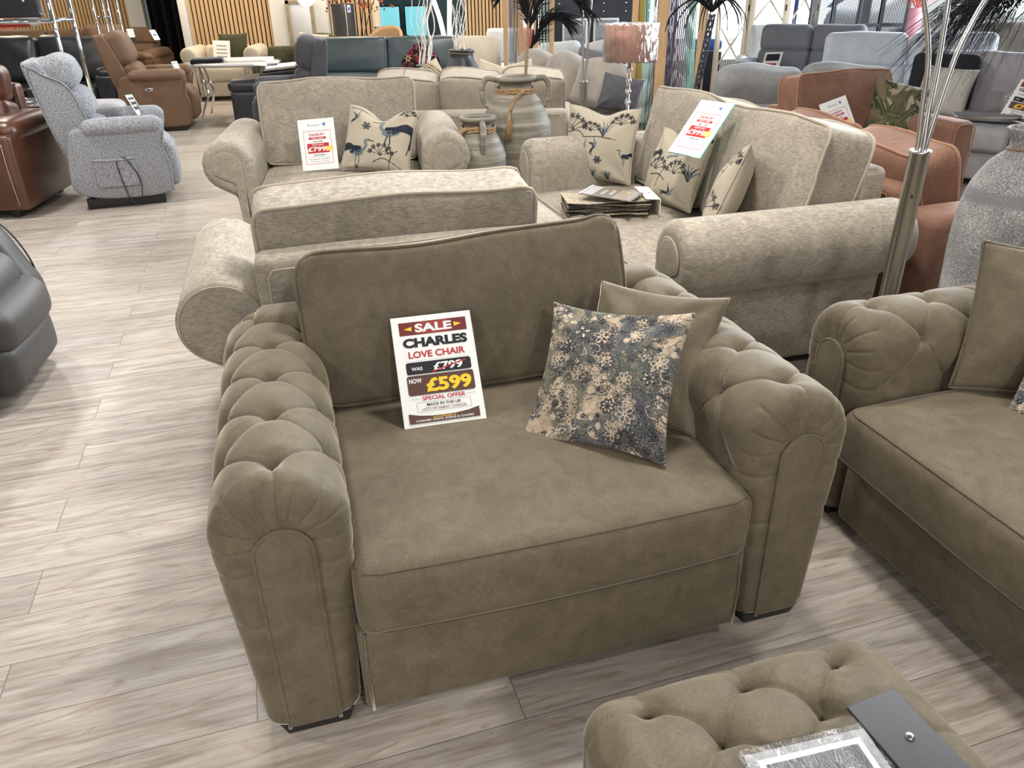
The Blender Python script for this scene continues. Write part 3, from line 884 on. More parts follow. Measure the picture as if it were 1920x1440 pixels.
def offer_card(label, loc, rot, price, was, what, w=.225, h=.315, edge=None):
    c = Card('price_sign', label, 'sign', w, h, loc, rot)
    if edge: rbox('acrylic_edge', edge, c.o, w + .006, .004, h + .006, (0, .0032, h / 2), r=.001, m=(1, 1, 1), k=1)
    c.text('Buoyant', .44, .125, .062, M['grey_ink'], .33, .0)
    c.poly([(.66, .13), (.70, .075), (.715, .10), (.69, .125)], M['blue_ink'], 'logo'); c.poly([(.70, .115), (.735, .085), (.755, .13), (.725, .16)], M['blue_ink'], 'logo')
    c.poly([(.735, .07), (.765, .09), (.76, .125), (.745, .10)], M['blue_ink'], 'logo')
    c.frame(.12, .23, .88, .88, M['red'], .0022)
    c.text('DANBURY', .50, .305, .052, M['red'], .44, .02)
    c.rect(.26, .352, .74, .398, M['red'], .02); c.text('SPECIAL OFFER', .5, .375, .024, M['white'], .34, .012)
    c.text('WAS ' + was, .5, .44, .030, M['ink'], .28, .012)
    c.rect(.20, .475, .80, .665, M['red']); c.text('NOW ONLY', .5, .505, .030, M['white'], .33, .012)
    c.text(price, .46, .59, .092, M['white'], .50, .025)
    c.rect(.70, .545, .90, .635, M['yellow']); c.text('SAVE', .80, .575, .022, M['white'], .12, .012); c.text('NOW', .80, .61, .022, M['white'], .12, .012)
    c.text(what, .5, .705, .030, M['ink'], .32, .012)
    c.rect(.18, .742, .82, .745, M['grey_ink'])
    c.text('Price shown for A & B fabrics', .5, .785, .026, M['grey_ink'], .56, .0)
    c.text('For C and above please ask', .5, .835, .026, M['grey_ink'], .52, .0)
    return c

# ------------------------------------------------------------------ printed cloth
class Print:
    """a small raster of cloth colours (y up), later laid on a cushion's own surface"""
    def __init__(s, n, bg):
        s.n = n; s.a = np.tile(np.array(bg, float), (n, n, 1))
        g = (np.arange(n) + .5) / n; s.X, s.Y = np.meshgrid(g, g)
    def blend(s, mask, col, op=1.0):
        k = np.clip(mask, 0, 1)[..., None] * op
        s.a = s.a * (1 - k) + np.array(col) * k
    def line(s, pts, w, col, taper=False):
        pts = spline(pts, max(12, 10 * len(pts))) if len(pts) > 2 else np.array(pts, float)
        m_ = len(pts) - 1; pts = np.asarray(pts, float); lo, hi = pts.min(0) - w * 1.5, pts.max(0) + w * 1.5
        j0, j1 = max(0, int(lo[0] * s.n)), min(s.n, int(hi[0] * s.n) + 2); i0, i1 = max(0, int(lo[1] * s.n)), min(s.n, int(hi[1] * s.n) + 2)
        if j1 <= j0 or i1 <= i0: return
        SX, SY = s.X[i0:i1, j0:j1], s.Y[i0:i1, j0:j1]; d = np.full(SX.shape, 9.0)
        for i in range(m_):
            a, b = pts[i], pts[i + 1]; ww = w * (1 - .85 * i / m_) if taper else w
            dx, dy = b[0] - a[0], b[1] - a[1]; L2 = max(dx * dx + dy * dy, 1e-12)
            t = np.clip(((SX - a[0]) * dx + (SY - a[1]) * dy) / L2, 0, 1)
            d = np.minimum(d, np.hypot(SX - a[0] - t * dx, SY - a[1] - t * dy) / ww)
        k = np.clip((1.0 - d) * 3, 0, 1)[..., None]; s.a[i0:i1, j0:j1] = s.a[i0:i1, j0:j1] * (1 - k) + np.array(col) * k
    def ell(s, cx, cy, rx, ry, ang, col, line=0.0, op=1.0):
        ca, sa = math.cos(ang), math.sin(ang)
        e = max(rx, ry) * 1.3 + .02
        j0, j1 = max(0, int((cx - e) * s.n)), min(s.n, int((cx + e) * s.n) + 2); i0, i1 = max(0, int((cy - e) * s.n)), min(s.n, int((cy + e) * s.n) + 2)
        if j1 <= j0 or i1 <= i0: return
        w_ = Print.__new__(Print); w_.n = s.n; w_.a = s.a[i0:i1, j0:j1]; w_.X = s.X[i0:i1, j0:j1]; w_.Y = s.Y[i0:i1, j0:j1]
        w_.ell_(cx, cy, rx, ry, ca, sa, col, line, op); s.a[i0:i1, j0:j1] = w_.a
    def ell_(s, cx, cy, rx, ry, ca, sa, col, line, op):
        x, y = (s.X - cx) * ca + (s.Y - cy) * sa, -(s.X - cx) * sa + (s.Y - cy) * ca
        q = np.hypot(x / rx, y / ry)
        if line: s.blend((1 - np.abs(q - 1) * min(rx, ry) / line) * 3, col, op)
        else: s.blend((1 - q) * min(rx, ry) * s.n, col, op)
    def flower(s, cx, cy, r, n, col, rim, a0=0.0, core=None):
        for k in range(n):
            a = a0 + 2 * PI * k / n
            s.ell(cx + r * .6 * math.cos(a), cy + r * .6 * math.sin(a), r * .42, r * .24, a, col)
            s.ell(cx + r * .6 * math.cos(a), cy + r * .6 * math.sin(a), r * .42, r * .24, a, rim, .006)
        s.ell(cx, cy, r * .2, r * .2, 0, core or rim)
INKC, NAVY, SAGE = (.030, .028, .030), (.015, .021, .033), (.13, .155, .165)
def bird_cloth(seed, n=180, lay=0):
    p = Print(n, (.385, .340, .265)); rd = random.Random(seed)
    def bush(x, y, s):
        for k in range(6):
            a = R(20 + k * 28); ex, ey = x + s * math.cos(a), y + s * math.sin(a)
            p.line([(x, y), (x + .4 * s * math.cos(a + .3), y + .5 * s * math.sin(a)), (ex, ey)], .006, INKC)
            p.flower(ex, ey, s * .20, 5, (.30, .27, .22), INKC, rd.random())
    def reed(x, y, s):
        for k in range(6):
            a = R(50 + k * 17); p.line([(x, y), (x + .5 * s * math.cos(a), y + .6 * s * math.sin(a)), (x + s * math.cos(a), y + s * math.sin(a) * .95)], .016, NAVY if k % 2 else SAGE, True)
    def swallow(x, y, s, a):
        c, q = math.cos(a), math.sin(a)
        T = lambda u, v: (x + s * (u * c - v * q), y + s * (u * q + v * c))
        p.line([T(-.6, -.1), T(0, 0), T(.5, .1)], s * .16, NAVY, True)
        p.line([T(0, 0), T(.0, .4), T(-.2, .8)], s * .2, NAVY, True); p.line([T(.1, 0), T(.4, .4), T(.7, .8)], s * .18, SAGE, True)
        p.line([T(-.3, 0), T(-.9, -.35)], s * .07, NAVY); p.line([T(-.3, 0), T(-.9, -.1)], s * .07, NAVY)
    def crane(x, y, s, f):
        T = lambda u, v: (x + s * f * u, y + s * v)
        p.ell(*T(0, 0), s * .42, s * .24, f * -.35, SAGE)
        for k in range(14): p.ell(*T(-.25 + .5 * rd.random(), -.12 + .26 * rd.random()), s * .05, s * .04, 0, NAVY, .007)
        for k in range(11): p.line([T(-.10 + .03 * k, .12), T(-.5 - .03 * k, .36 - .04 * k), T(-.95 + .03 * k, .20 - .11 * k)], s * .095, NAVY if k % 3 else INKC, True)
        p.line([T(.32, -.05), T(.5, .25), T(.42, .5), T(.58, .56)], s * .085, SAGE); p.line([T(.58, .56), T(.85, .5)], s * .035, INKC)
        p.line([T(.05, -.2), T(.02, -.55), T(.12, -.95)], s * .03, INKC); p.line([T(.15, -.2), T(.2, -.6), T(.02, -1.0)], s * .03, INKC)
    def stem(pts): p.line(pts, .008, INKC)
    if lay == 0:
        bush(.12, .66, .20); reed(.60, .62, .26); bush(.40, .68, .13); bush(.82, .78, .14)
        stem([(.02, .63), (.2, .66), (.3, .6)]); stem([(.3, .58), (.55, .6), (.8, .57)])
        swallow(.33, .42, .13, .5); swallow(.50, .46, .13, .9); swallow(.05, .46, .08, .3)
        crane(.93, .36, .14, -1); bush(.25, .08, .16); reed(.48, .02, .16); p.flower(.56, .27, .05, 6, SAGE, INKC); stem([(.05, .26), (.12, .18), (.1, .05)]); reed(.70, .03, .12)
    elif lay == 1:
        crane(.22, .26, .30, 1); crane(.72, .60, .36, -1)
        bush(.60, .20, .17); stem([(.50, .10), (.66, .16), (.9, .05)]); stem([(.72, .02), (.76, .22), (.84, .30)])
        swallow(.16, .78, .13, .4); p.flower(.33, .66, .06, 6, SAGE, INKC); swallow(.60, .88, .09, .2); stem([(.05, .95), (.3, .93), (.5, .9)]); bush(.88, .88, .10)
    elif lay == 2:
        crane(.10, .62, .22, -1); bush(.30, .42, .16); bush(.68, .40, .17); reed(.90, .36, .22); stem([(.35, .20), (.45, .42), (.60, .58)])
        stem([(.2, .35), (.4, .36), (.52, .3)]); swallow(.62, .14, .15, -.2); bush(.86, .86, .12); p.line([(.42, .62), (.5, .66), (.62, .66)], .03, SAGE)
    else:
        for k in range(4): swallow(.1 + .22 * k, .55 + .1 * (k % 2), .12, .3 * k)
        bush(.3, .2, .2); bush(.8, .25, .18); reed(.55, .2, .22); crane(.4, .8, .18, 1); bush(.85, .75, .16)
    return p.a
def paisley_cloth(n=420, seed=3):
    rd = random.Random(seed); p = Print(n, (.45, .36, .25))
    blue, dk, gr, pk = (.062, .074, .092), (.018, .023, .032), (.105, .112, .085), (.58, .46, .34)
    rs = np.random.RandomState(seed)
    def cloud(f, m_):
        Z = np.zeros((n, n))
        for _ in range(m_):
            a, b = rs.normal(size=2) * f; Z += np.sin(p.X * a + p.Y * b + rs.uniform(0, 6)) * 2 / m_ ** .5
        return Z
    p.blend(np.clip(cloud(11, 24) * .8 + .30, 0, .85), gr); p.blend(np.clip(cloud(9, 24) * .9 + .05, 0, .85), blue)
    cols = [(pk, dk), (blue, pk), (gr, dk), (pk, blue), (dk, pk), (gr, pk)]
    for _ in range(230):
        x, y, r = rd.random(), rd.random(), rd.uniform(.010, .024); c1, c2 = rd.choice(cols)
        p.flower(x, y, r, rd.choice([5, 6, 7, 8]), c1, c2, rd.random() * 3)
    for _ in range(260):
        x, y, a, l = rd.random(), rd.random(), rd.random() * 6.28, rd.uniform(.03, .08); cc = rd.choice([dk, dk, blue, gr, pk])
        q = [(x, y), (x + l * .5 * math.cos(a) + .02 * math.sin(a), y + l * .5 * math.sin(a)), (x + l * math.cos(a + .6), y + l * math.sin(a + .6))]
        p.line(q, .0038, cc)
        for k in range(3):
            t = .3 + .3 * k; p.ell(q[0][0] + (q[2][0] - q[0][0]) * t + .006, q[0][1] + (q[2][1] - q[0][1]) * t, .009, .004, a + .8, cc, 0, .9)
    for (x, y, rx, ry, a, c) in ((.36, .80, .17, .09, .2, dk), (.47, .71, .075, .085, 0, dk), (.75, .52, .19, .14, -.15, (.05, .065, .055)), (.82, .86, .16, .06, 0, blue),
                                 (.08, .52, .06, .18, .1, gr), (.80, .25, .14, .15, .4, blue), (.90, .10, .14, .10, .2, dk), (.33, .38, .09, .15, -.2, gr), (.70, .08, .10, .06, 0, dk)):
        p.ell(x, y, rx, ry, a, c, 0, .82); p.ell(x, y, rx * 1.08, ry * 1.08, a, dk, .005, .7)
        for k in range(34):
            t = 2 * PI * k / 34; u, v = rx * 1.16 * math.cos(t), ry * 1.16 * math.sin(t)
            p.ell(x + u * math.cos(a) - v * math.sin(a), y + u * math.sin(a) + v * math.cos(a), .008, .005, t, dk if k % 2 else pk, 0, .7)
    for (x, y, r, k) in ((.30, .785, .062, 4), (.46, .75, .055, 5), (.22, .66, .055, 6), (.86, .50, .05, 6), (.70, .62, .028, 5), (.53, .57, .055, 7), (.60, .26, .05, 8)):
        p.flower(x, y, r, k, pk, dk, .4, dk)
    for _ in range(85):
        x, y, r, k = rd.random(), rd.random(), rd.uniform(.030, .062), rd.choice([5, 6, 7]); cc = rd.choice([pk, dk, dk]); a0 = rd.random() * 3
        for i in range(k):
            a = a0 + 2 * PI * i / k; p.ell(x + r * .6 * math.cos(a), y + r * .6 * math.sin(a), r * .42, r * .24, a, cc, .0030, .85)
        p.ell(x, y, r * .2, r * .2, 0, cc, .0025)
    for _ in range(40):
        x, y, a = rd.random(), rd.random(), rd.random() * 6.28; cc = rd.choice([pk, dk, blue]); q = [(x + .016 * t * math.cos(a + t * .5), y + .016 * t * math.sin(a + t * .5)) for t in range(6)]
        p.line(q, .0035, cc)
    sp = rs.rand(n, n); p.blend((sp > .80) * .45, (.44, .39, .33)); p.blend((sp < .18) * .5, dk)
    return p.a
def leaf_cloth(n=120):
    rd = random.Random(4); p = Print(n, (.11, .10, .06))
    for _ in range(60):
        x, y, a, l = rd.random(), rd.random(), rd.random() * 6.28, rd.uniform(.10, .26)
        p.ell(x, y, l, l * .28, a, rd.choice([(.04, .06, .022), (.36, .32, .22), (.08, .09, .045), (.03, .03, .02), (.16, .12, .075), (.30, .26, .18)])); p.line([(x - l * math.cos(a), y - l * math.sin(a)), (x + l * math.cos(a), y + l * math.sin(a))], .005, (.26, .23, .15))
    return p.a
def floral_cloth(seed, n=120):
    rd = random.Random(seed); p = Print(n, (.020, .012, .016))
    for _ in range(46):
        c = rd.choice([(.35, .04, .07), (.55, .25, .10), (.45, .16, .20), (.10, .03, .04), (.6, .42, .22), (.06, .05, .02)])
        p.flower(rd.random(), rd.random(), rd.uniform(.05, .14), rd.choice([5, 6, 8]), c, (.05, .01, .02), rd.random() * 3)
    return p.a
def maze_cloth(n=120):
    p = Print(n, (.60, .59, .58))
    for i in range(7):
        for j in range(7):
            cx, cy = (i + .5) / 7, (j + .5) / 7; a = PI / 4 if (i + j) % 2 else -PI / 4
            for k in (-.045, 0, .045):
                ox, oy = -math.sin(a) * k, math.cos(a) * k
                p.line([(cx + ox - .06 * math.cos(a), cy + oy - .06 * math.sin(a)), (cx + ox + .06 * math.cos(a), cy + oy + .06 * math.sin(a))], .011, (.17, .17, .17))
    return p.a
def stripe_cloth(n=100):
    p = Print(n, (.50, .44, .32))
    for k in range(14):
        x = k / 14.0
        p.line([(x - .2, 1.0), (x + .02, .5), (x - .15, 0.0)], .018, (.16, .12, .07)); p.line([(x - .16, 1.0), (x + .06, .5), (x - .11, 0.0)], .008, (.33, .27, .17))
    return p.a
# ------------------------------------------------------------------ the room
def plane(name, pts, mat):
    return struct(mobj(name, pts, [tuple(range(len(pts)))], mat, None, False))
plane('floor', [(-18, -5, 0), (22, -5, 0), (22, 26, 0), (-18, 26, 0)], M['floor'])

# the hall's own axes: A = along the front of the display, B = away from the viewer
YAW = R(15.7)
AX = Vector((math.cos(YAW), math.sin(YAW), 0)); BX = Vector((-math.sin(YAW), math.cos(YAW), 0))
ORG = Vector((-0.586, 1.201, 0))
def at(a, b, z=0.0): return ORG + AX * a + BX * b + Vector((0, 0, z))
def pose(o, loc, yaw=0.0, tilt=0.0, roll=0.0):
    o.rotation_mode = 'YXZ'; o.location = loc; o.rotation_euler = (R(tilt), R(roll), R(yaw)); return o

# ------------------------------------------------------------------ the taupe buttoned love chair
V_, VS = M['velvet'], M['velvet_seam']
t = thing('love_chair', 'taupe velvet love chair with deep-buttoned arms, carrying the sale card and two cushions', 'love chair', at(.725, 0), YAW)
for x in (-.605, .605): tufted_arm(t, x, V_)
rail = rbox('front_rail', V_, t, .972, .10, .25, (0, .038, .160), r=.016, m=(8, 2, 4), crown=(0, .008, 0))
for sx in (-1, 1): tube('piping', V_, rail, [(sx * .470, -.050, -.12), (sx * .474, -.053, 0), (sx * .470, -.050, .12)], .004, 6)
rbox('base', V_, t, .96, .84, .22, (0, .50, .17), r=.02, m=(4, 4, 2))
rbox('back_frame', V_, t, 1.30, .14, .68, (0, .915, .38), r=.05, m=(8, 2, 6))
def seat_fn(P):
    P = P.copy(); f = np.clip((-P[:, 1] - .25) / .14, 0, 1)
    P[:, 2] += -.010 * f * np.cos(P[:, 0] * 3.0)
    return P
seat_cushion('seat_cushion', V_, t, .955, .80, .178, (0, .365, .372), VS, r=.034, crown=.024, nz=.0008, seam_r=.0020, seed=2, fn=seat_fn, m=(34, 28, 8))
def back_fn(P):
    P = P.copy(); u = P[:, 0] / .48; v = P[:, 2] / .5
    P[:, 2] += v * (-.012 * (1 - u ** 2) + .010 * u + .004 * np.sin(u * 5.5) + .012 * np.exp(-((u - .95) / .12) ** 2))
    P[:, 1] += v * .02 * np.exp(-((u - 1) / .3) ** 2)
    return P
cushion('back_cushion', V_, t, .985, .456, .19, (-.015, .790, .452), (R(-16), R(-1.0), 0), V_, r=.050, crown=.028, fn=back_fn, nz=.0025, seed=5, seam_r=.005, m=(34, 8, 20), rc=.085)
for sx in (-1, 1):
    for y in (.062, .86):
        P, F = rbox_mesh(.17, .12, .05, r=.006, m=(1, 1, 1), k=2)
        P[:, :2] *= np.where(P[:, 2:3] < 0, .86, 1.0)
        mobj('foot', P, F, M['black'], t, True, (sx * .60, y, .025))

# ------------------------------------------------------------------ the sale card
c = Card('sale_card', 'white sale card for the love chair, leaning on its taupe back cushion', 'sign', .228, .322, (0, 0, 0), (0, 0, 0))
pose(c.o, (-.184, 1.835, .478), 10.2, -41.5, -1.6)
mobj('clear_sleeve', *boxes_mesh([((0, .0036, .162), (.242, .002, .334))]), M['table_film'], c.o, False)
c.rect(.09, .055, .93, .175, M['maroon']); c.rect(.28, .06, .74, .17, plain('red_glow_print', (.26, .040, .035), .45), .05)
c.text('SALE', .515, .115, .078, M['white'], .46, .035)
c.poly([(.15, .118), (.245, .098), (.245, .138)], M['yellow']); c.poly([(.87, .112), (.775, .092), (.775, .132)], M['yellow'])
c.text('CHARLES', .515, .248, .088, M['ink'], .80, .055)
c.text('LOVE CHAIR', .515, .357, .062, M['red'], .70, .025)
c.rect(.12, .412, .90, .414, M['grey_ink'])
c.rect(.115, .425, .915, .535, M['ink'], .018); c.text('WAS', .245, .485, .032, M['white'], .135, .02)
c.text('£799', .63, .480, .072, M['white'], .36, .03); c.poly([(.42, .520), (.43, .530), (.86, .452), (.85, .442)], M['red'])
c.rect(.105, .546, .925, .722, M['brown_print'], .018); c.text('NOW', .205, .592, .042, M['white'], .155, .022)
c.text('£599', .61, .640, .125, M['yellow'], .56, .04)
c.rect(.115, .752, .25, .755, M['grey_ink']); c.rect(.80, .752, .91, .755, M['grey_ink'])
c.text('SPECIAL OFFER', .525, .754, .036, M['red'], .53, .02)
c.frame(.185, .786, .845, .872, M['grey_ink'], .0008)
c.text('MADE IN THE UK', .515, .812, .026, M['ink'], .42, .015); c.text('LOTS OF FABRIC CHOICES', .515, .850, .022, M['maroon'], .54, .006)
c.poly([(.07, .968), (.93, .968), (.93, .878), (.80, .900), (.65, .912), (.5, .914), (.35, .912), (.20, .900), (.07, .878)], M['brown_print'])
c.text('ALSO AVAILABLE AS', .5, .926, .014, M['yellow'], .28, .006)
c.text('CORNER UNITS, SOFAS & CHAIRS', .5, .948, .020, M['white'], .70, .012)

# cushions on the love chair
o = pillow('scatter_cushion', V_, .385, .40, .12, (0, 0, 0), (0, 0, 0), ears=.10, n=44, seed=3)
tag(pose(o, (.322, 1.850, .462), -31, -38, -2), 'plain taupe velvet cushion behind the paisley one on the love chair', 'cushion')
o = pillow('scatter_cushion', M['pattern'], .405, .42, .125, (0, 0, 0), (0, 0, 0), ears=.13, n=360, img=paisley_cloth(), seed=8, crumple=.010)
tag(pose(o, (.198, 1.685, .466), -30, -44, -6), 'blue-black and cream paisley print cushion propped in the love chair', 'cushion')

# ------------------------------------------------------------------ buttoned footstool and what lies on it
t = thing('footstool', 'taupe velvet buttoned footstool in the foreground, holding the fabric samples', 'footstool', at(.892, -.715), YAW)
def stool_top():
    w, d, h, r = .60, .56, .40, .065
    P, F = rbox_mesh(w, d, h, r=r, m=(110, 100, 26), k=14, crown=(.008, .008, .022))
    xs = [-.19, 0.0, .19]; ys = [.225 - .095 * k for k in range(6)]
    pts, segs = [], []
    rowx = lambda k: xs if k % 2 == 0 else [-.095, .095]
    for k, y in enumerate(ys):
        for x in rowx(k):
            pts.append((x, y))
    def arc(a, b):
        m1 = ((a[0] * .7 + b[0] * .3), a[1] * .7 + b[1] * .3 + .008); m2 = ((a[0] * .3 + b[0] * .7), a[1] * .3 + b[1] * .7 + .008)
        return [(a, m1), (m1, m2), (m2, b)]
    for k in range(5):
        for x in rowx(k):
            for x2 in rowx(k + 1):
                if abs(x - x2) < .1: segs += arc((x, ys[k]), (x2, ys[k + 1]))
    edge = [((x, ys[0]), (x, .60)) for x in xs] + [((x, ys[5]), (x, -.62)) for x in rowx(5)]
    edge += [((sg * .19, ys[k]), (sg * .60, ys[k] - .02)) for k in (0, 2, 4) for sg in (-1, 1)]
    hx, hy, hz = w / 2, d / 2, h / 2
    ex, ey = np.abs(P[:, 0]) - (hx - r), np.abs(P[:, 1]) - (hy - r)
    drop = np.clip(hz - P[:, 2], 0, None)
    sidex = (ex > ey)
    u = np.where(sidex & (drop > .02), np.sign(P[:, 0]) * (hx + drop * .9), P[:, 0])
    v = np.where(~sidex & (drop > .02), np.sign(P[:, 1]) * (hy + drop * .9), P[:, 1])
    hgt = tuft_height(np.stack([u, v], 1), segs, pts, puff=.0065, crease=.012, pit=.036, wp=.045, wc=.0048, wb=.026)
    ed = -.0045 * np.exp(-seg_dist(np.stack([u, v], 1), edge) / .005)
    side = np.clip((drop - .05) / .10, 0, 1)
    hgt = hgt * (1 - side) + ed
    q = np.stack([np.clip(P[:, 0], -(hx - r), hx - r), np.clip(P[:, 1], -(hy - r), hy - r), np.clip(P[:, 2], -hz, hz - r)], 1)
    nn = P - q; nn /= np.maximum(np.linalg.norm(nn, axis=1), 1e-6)[:, None]
    P = P + nn * hgt[:, None]
    return P, F, pts
P, F, pts = stool_top()
top = mobj('buttoned_body', P, F, V_, t, True, (0, 0, .245))
for (x, y) in pts:
    lathe('button', V_, top, [(.009, -.004), (.008, .001), (.005, .003), (.001, .004)], 14, (x, y, .164))
feet(t, .56, .50, M['black'], h=.05, s=.06, inset=.05); 
for ch in t.children:
    if ch.name.startswith('foot') and 'buttoned' not in ch.name: ch.location.y -= .25
c = Card('sample_sheet', 'sleeved sample sheet with a white border lying on the taupe footstool', 'brochure', .21, .297, (0, 0, 0), (0, 0, 0), t=.004, mat=plain('grey_sheet', (.22, .22, .22), .5))
pose(c.o, at(.872, -.955, .473), 15.7 - 3, -86.5, 0)
c.frame(.08, .045, .92, .96, M['white'], .009); c.rect(.13, .075, .87, .93, plain('dark_grey_print', (.055, .055, .06), .4))
c.text('O', .70, .235, .10, M['white'], None, .02)
rbox('clear_sleeve', M['table_film'], c.o, .226, .007, .312, (0, 0, .150), r=.001, m=(1, 1, 1), k=1)
b = rbox('sample_hanger', plain('charcoal_board', (.032, .033, .038), .55), None, .096, .260, .007, (0, 0, 0), r=.002, m=(1, 1, 1), k=2)
tag(b, 'black sample hanger board with a silver stud, lying on the footstool', 'sample board')
b.location = at(1.046, -.752, .492); b.rotation_euler = (R(2), R(-3), YAW + R(3.5))
plabel(lathe('stud', M['chrome'], b, [(.0, .0055), (.004, .0050), (.0068, .0035), (.0072, .0030), (.0072, 0)], 16, (.004, .050, .003)), 'silver stud')

# ------------------------------------------------------------------ matching sofa on the right
t = thing('sofa', 'taupe velvet sofa with deep-buttoned arms at the right edge, facing left', 'sofa', at(1.74, -.505), YAW - R(90))
tufted_arm(t, -.945, V_); tufted_arm(t, .945, V_)
rbox('base', V_, t, 1.62, .90, .225, (0, .46, .1525), r=.02, m=(8, 4, 2), crown=(0, .008, 0))
rbox('back_frame', V_, t, 1.95, .14, .72, (0, .90, .40), r=.05, m=(8, 2, 6))
for x in (-.402, .402): seat_cushion('seat_cushion', V_, t, .80, .80, .178, (x, .345, .362), VS, r=.038, crown=.032, nz=.002, seed=int(x * 10) + 9, m=(26, 24, 8))
for x in (-.402, .402): cushion('back_cushion', V_, t, .80, .47, .18, (x, .80, .45), (R(-13), 0, 0), V_, r=.06, crown=.05, nz=.005, seed=int(x * 10) + 30)
for sx in (-1, 1):
    for y in (.09, .86): rbox('foot', M['black'], t, .15, .12, .05, (sx * .94, y, .025), r=.006, m=(1, 1, 1), k=2)
o = pillow('scatter_cushion', V_, .44, .43, .14, (0, 0, 0), (0, 0, 0), ears=.07, n=44, seed=13, pipe=V_)
tag(pose(o, at(2.215, .155, .458), -14, -18, 4), 'plain taupe velvet cushion leaning on the arm of the right-hand sofa', 'cushion')
o = pillow('scatter_cushion', M['pattern'], .40, .40, .13, (0, 0, 0), (0, 0, 0), ears=.08, n=150, img=paisley_cloth(260, 5), seed=18)
tag(pose(o, at(2.165, -.070, .462), -46, -30, -3), 'paisley print cushion at the right edge, beside the plain cushion on the sofa', 'cushion')
# ------------------------------------------------------------------ beige scroll-arm suite
BG, BP = M['beige'], M['beige_pipe']
def slouch(a=.012, ph=0.0):
    def f(P):
        P = P.copy(); v = np.clip(P[:, 2] / .45, 0, 1)
        P[:, 2] += v * a * (np.sin(P[:, 0] * 9 + ph) - .5)
        P[:, 1] += .5 * a * np.sin(P[:, 0] * 7 + P[:, 2] * 8 + ph)
        return P
    return f
t = sofa('armchair', 'beige chenille armchair seen from behind, directly behind the taupe love chair', 'armchair', at(.585, 2.06), YAW + R(180), 1.34, .91, BG, BP,
         n=1, arm_w=.19, arm_h=.72, rad=.145, frame_h=.79, back_h=.955, cush_t=.21, lean=9, seed=4, sh=slouch(.006, 1.0), crown=.03, r=.045)
t = sofa('love_chair', 'beige chenille love chair facing the viewer, holding a price sign and a crane cushion', 'love chair', (-1.03, 4.80, 0), R(9), 1.40, 1.0, BG, BP,
         n=1, arm_w=.19, arm_h=.76, rad=.15, frame_h=.80, back_h=1.01, cush_t=.20, lean=12, seed=14, sh=slouch(.006, 2.4), crown=.035, r=.045)
t = sofa('sofa', 'beige chenille three-seat scroll-arm sofa in the middle, facing left', 'sofa', (.36, 3.78, 0), R(-74), 1.98, 1.08, BG, BP,
         n=2, arm_w=.20, arm_h=.745, rad=.15, frame_h=.84, back_h=1.02, cush_t=.24, lean=13, seed=24, sh=slouch(.007, .6), crown=.045, seat_n=2, r=.05)

o = offer_card('white and red price card with green edge leaning on the beige three-seat sofa', (0, 0, 0), (0, 0, 0), '£999', '£1299', '3 SEATER SOFA', .197, .305, M['green_edge'])
pose(o.o, (.842, 3.77, .817), -52, -44, 1)
o = offer_card('white and red price card standing on the beige love chair', (0, 0, 0), (0, 0, 0), '£799', '£999', 'LOVE CHAIR', .235, .318)
pose(o.o, (-1.215, 5.09, .505), -1, -17.5, -4)
def bird_cushion(label, loc, yaw, tilt, roll, lay, seed, w=.44, h=.43, dent=0.0):
    o = pillow('scatter_cushion', M['pattern'], w, h, .15, (0, 0, 0), (0, 0, 0), ears=.06, n=150, img=bird_cloth(seed, 170, lay), seed=seed, pipe=BP, back=(.43, .38, .30), dent=dent)
    return tag(pose(o, loc, yaw, tilt, roll), label, 'cushion')
bird_cushion('cream crane-print cushion beside the price card on the beige love chair', (-.86, 5.02, .50), -9, -30, 5, 1, 31, .46, .42, .05)
bird_cushion('cream swallow-print cushion against the far arm of the beige three-seat sofa', (.52, 4.66, .50), -33, -14, 0, 0, 32, .46, .42, .03)
bird_cushion('cream crane-print cushion slumped below the price card on the beige three-seat sofa', (.83, 4.08, .49), -66, -22, -4, 2, 33, .44, .40, .06)
bird_cushion('cream bird-print cushion turned edge-on behind the near arm of the beige three-seat sofa', (.92, 3.50, .50), -112, -20, -16, 3, 34, .44, .42)

# fabric sample book with a brochure on top
t = thing('sample_book', 'thick fabric sample book lying on the seat of the beige three-seat sofa', 'sample book', (.53, 4.02, .482), R(4))
sw_m = [fabric('sample_cloth', c, .15, 20, .3, (90, 90, 90), .2, .9, .3) for c in ((.10, .085, .07), (.40, .33, .22), (.03, .03, .035), (.48, .42, .31), (.16, .13, .10))]
for k in range(9):
    V = rbox_mesh(.43 + rng.uniform(-.02, .01), .24 + rng.uniform(-.015, .01), .007, r=.003, m=(14, 6, 1), k=2)
    P, F = V; ph = rng.uniform(0, 6)
    P[:, 2] += .0045 * np.sin(P[:, 0] * 16 + ph) * (P[:, 0] < .12) + .012 * np.clip(-P[:, 0] - .08, 0, 1)
    mobj('sample', P, F, sw_m[k % 5], t, True, (-.02 + rng.uniform(-.012, .006), rng.uniform(-.01, .01), .006 + k * .0088), (0, 0, R(rng.uniform(-3, 3))))
box('header', M['paper'], t, .075, .275, .004, (.20, .01, .088), (0, R(3), 0)); box('header', M['paper'], t, .004, .27, .082, (.238, .01, .043))
for k in range(3): rbox('rivet', M['steel'], t, .010, .010, .006, (.205, -.09 + .09 * k, .092), r=.0029, m=(1, 1, 1), k=2)
c = Card('brochure', 'glossy brown brochure lying on top of the fabric sample book', 'brochure', .20, .285, (0, 0, 0), (0, 0, 0), t=.004, mat=plain('brochure_cover', (.14, .11, .095), .18))
pose(c.o, (.655, 3.915, .579), 62, -87, 0)
c.rect(.0, .0, 1, .035, M['white']); c.rect(.05, .05, .95, .25, plain('brochure_grey', (.33, .31, .31), .25)); c.rect(.05, .62, .95, .95, plain('brochure_tan', (.24, .19, .155), .25))
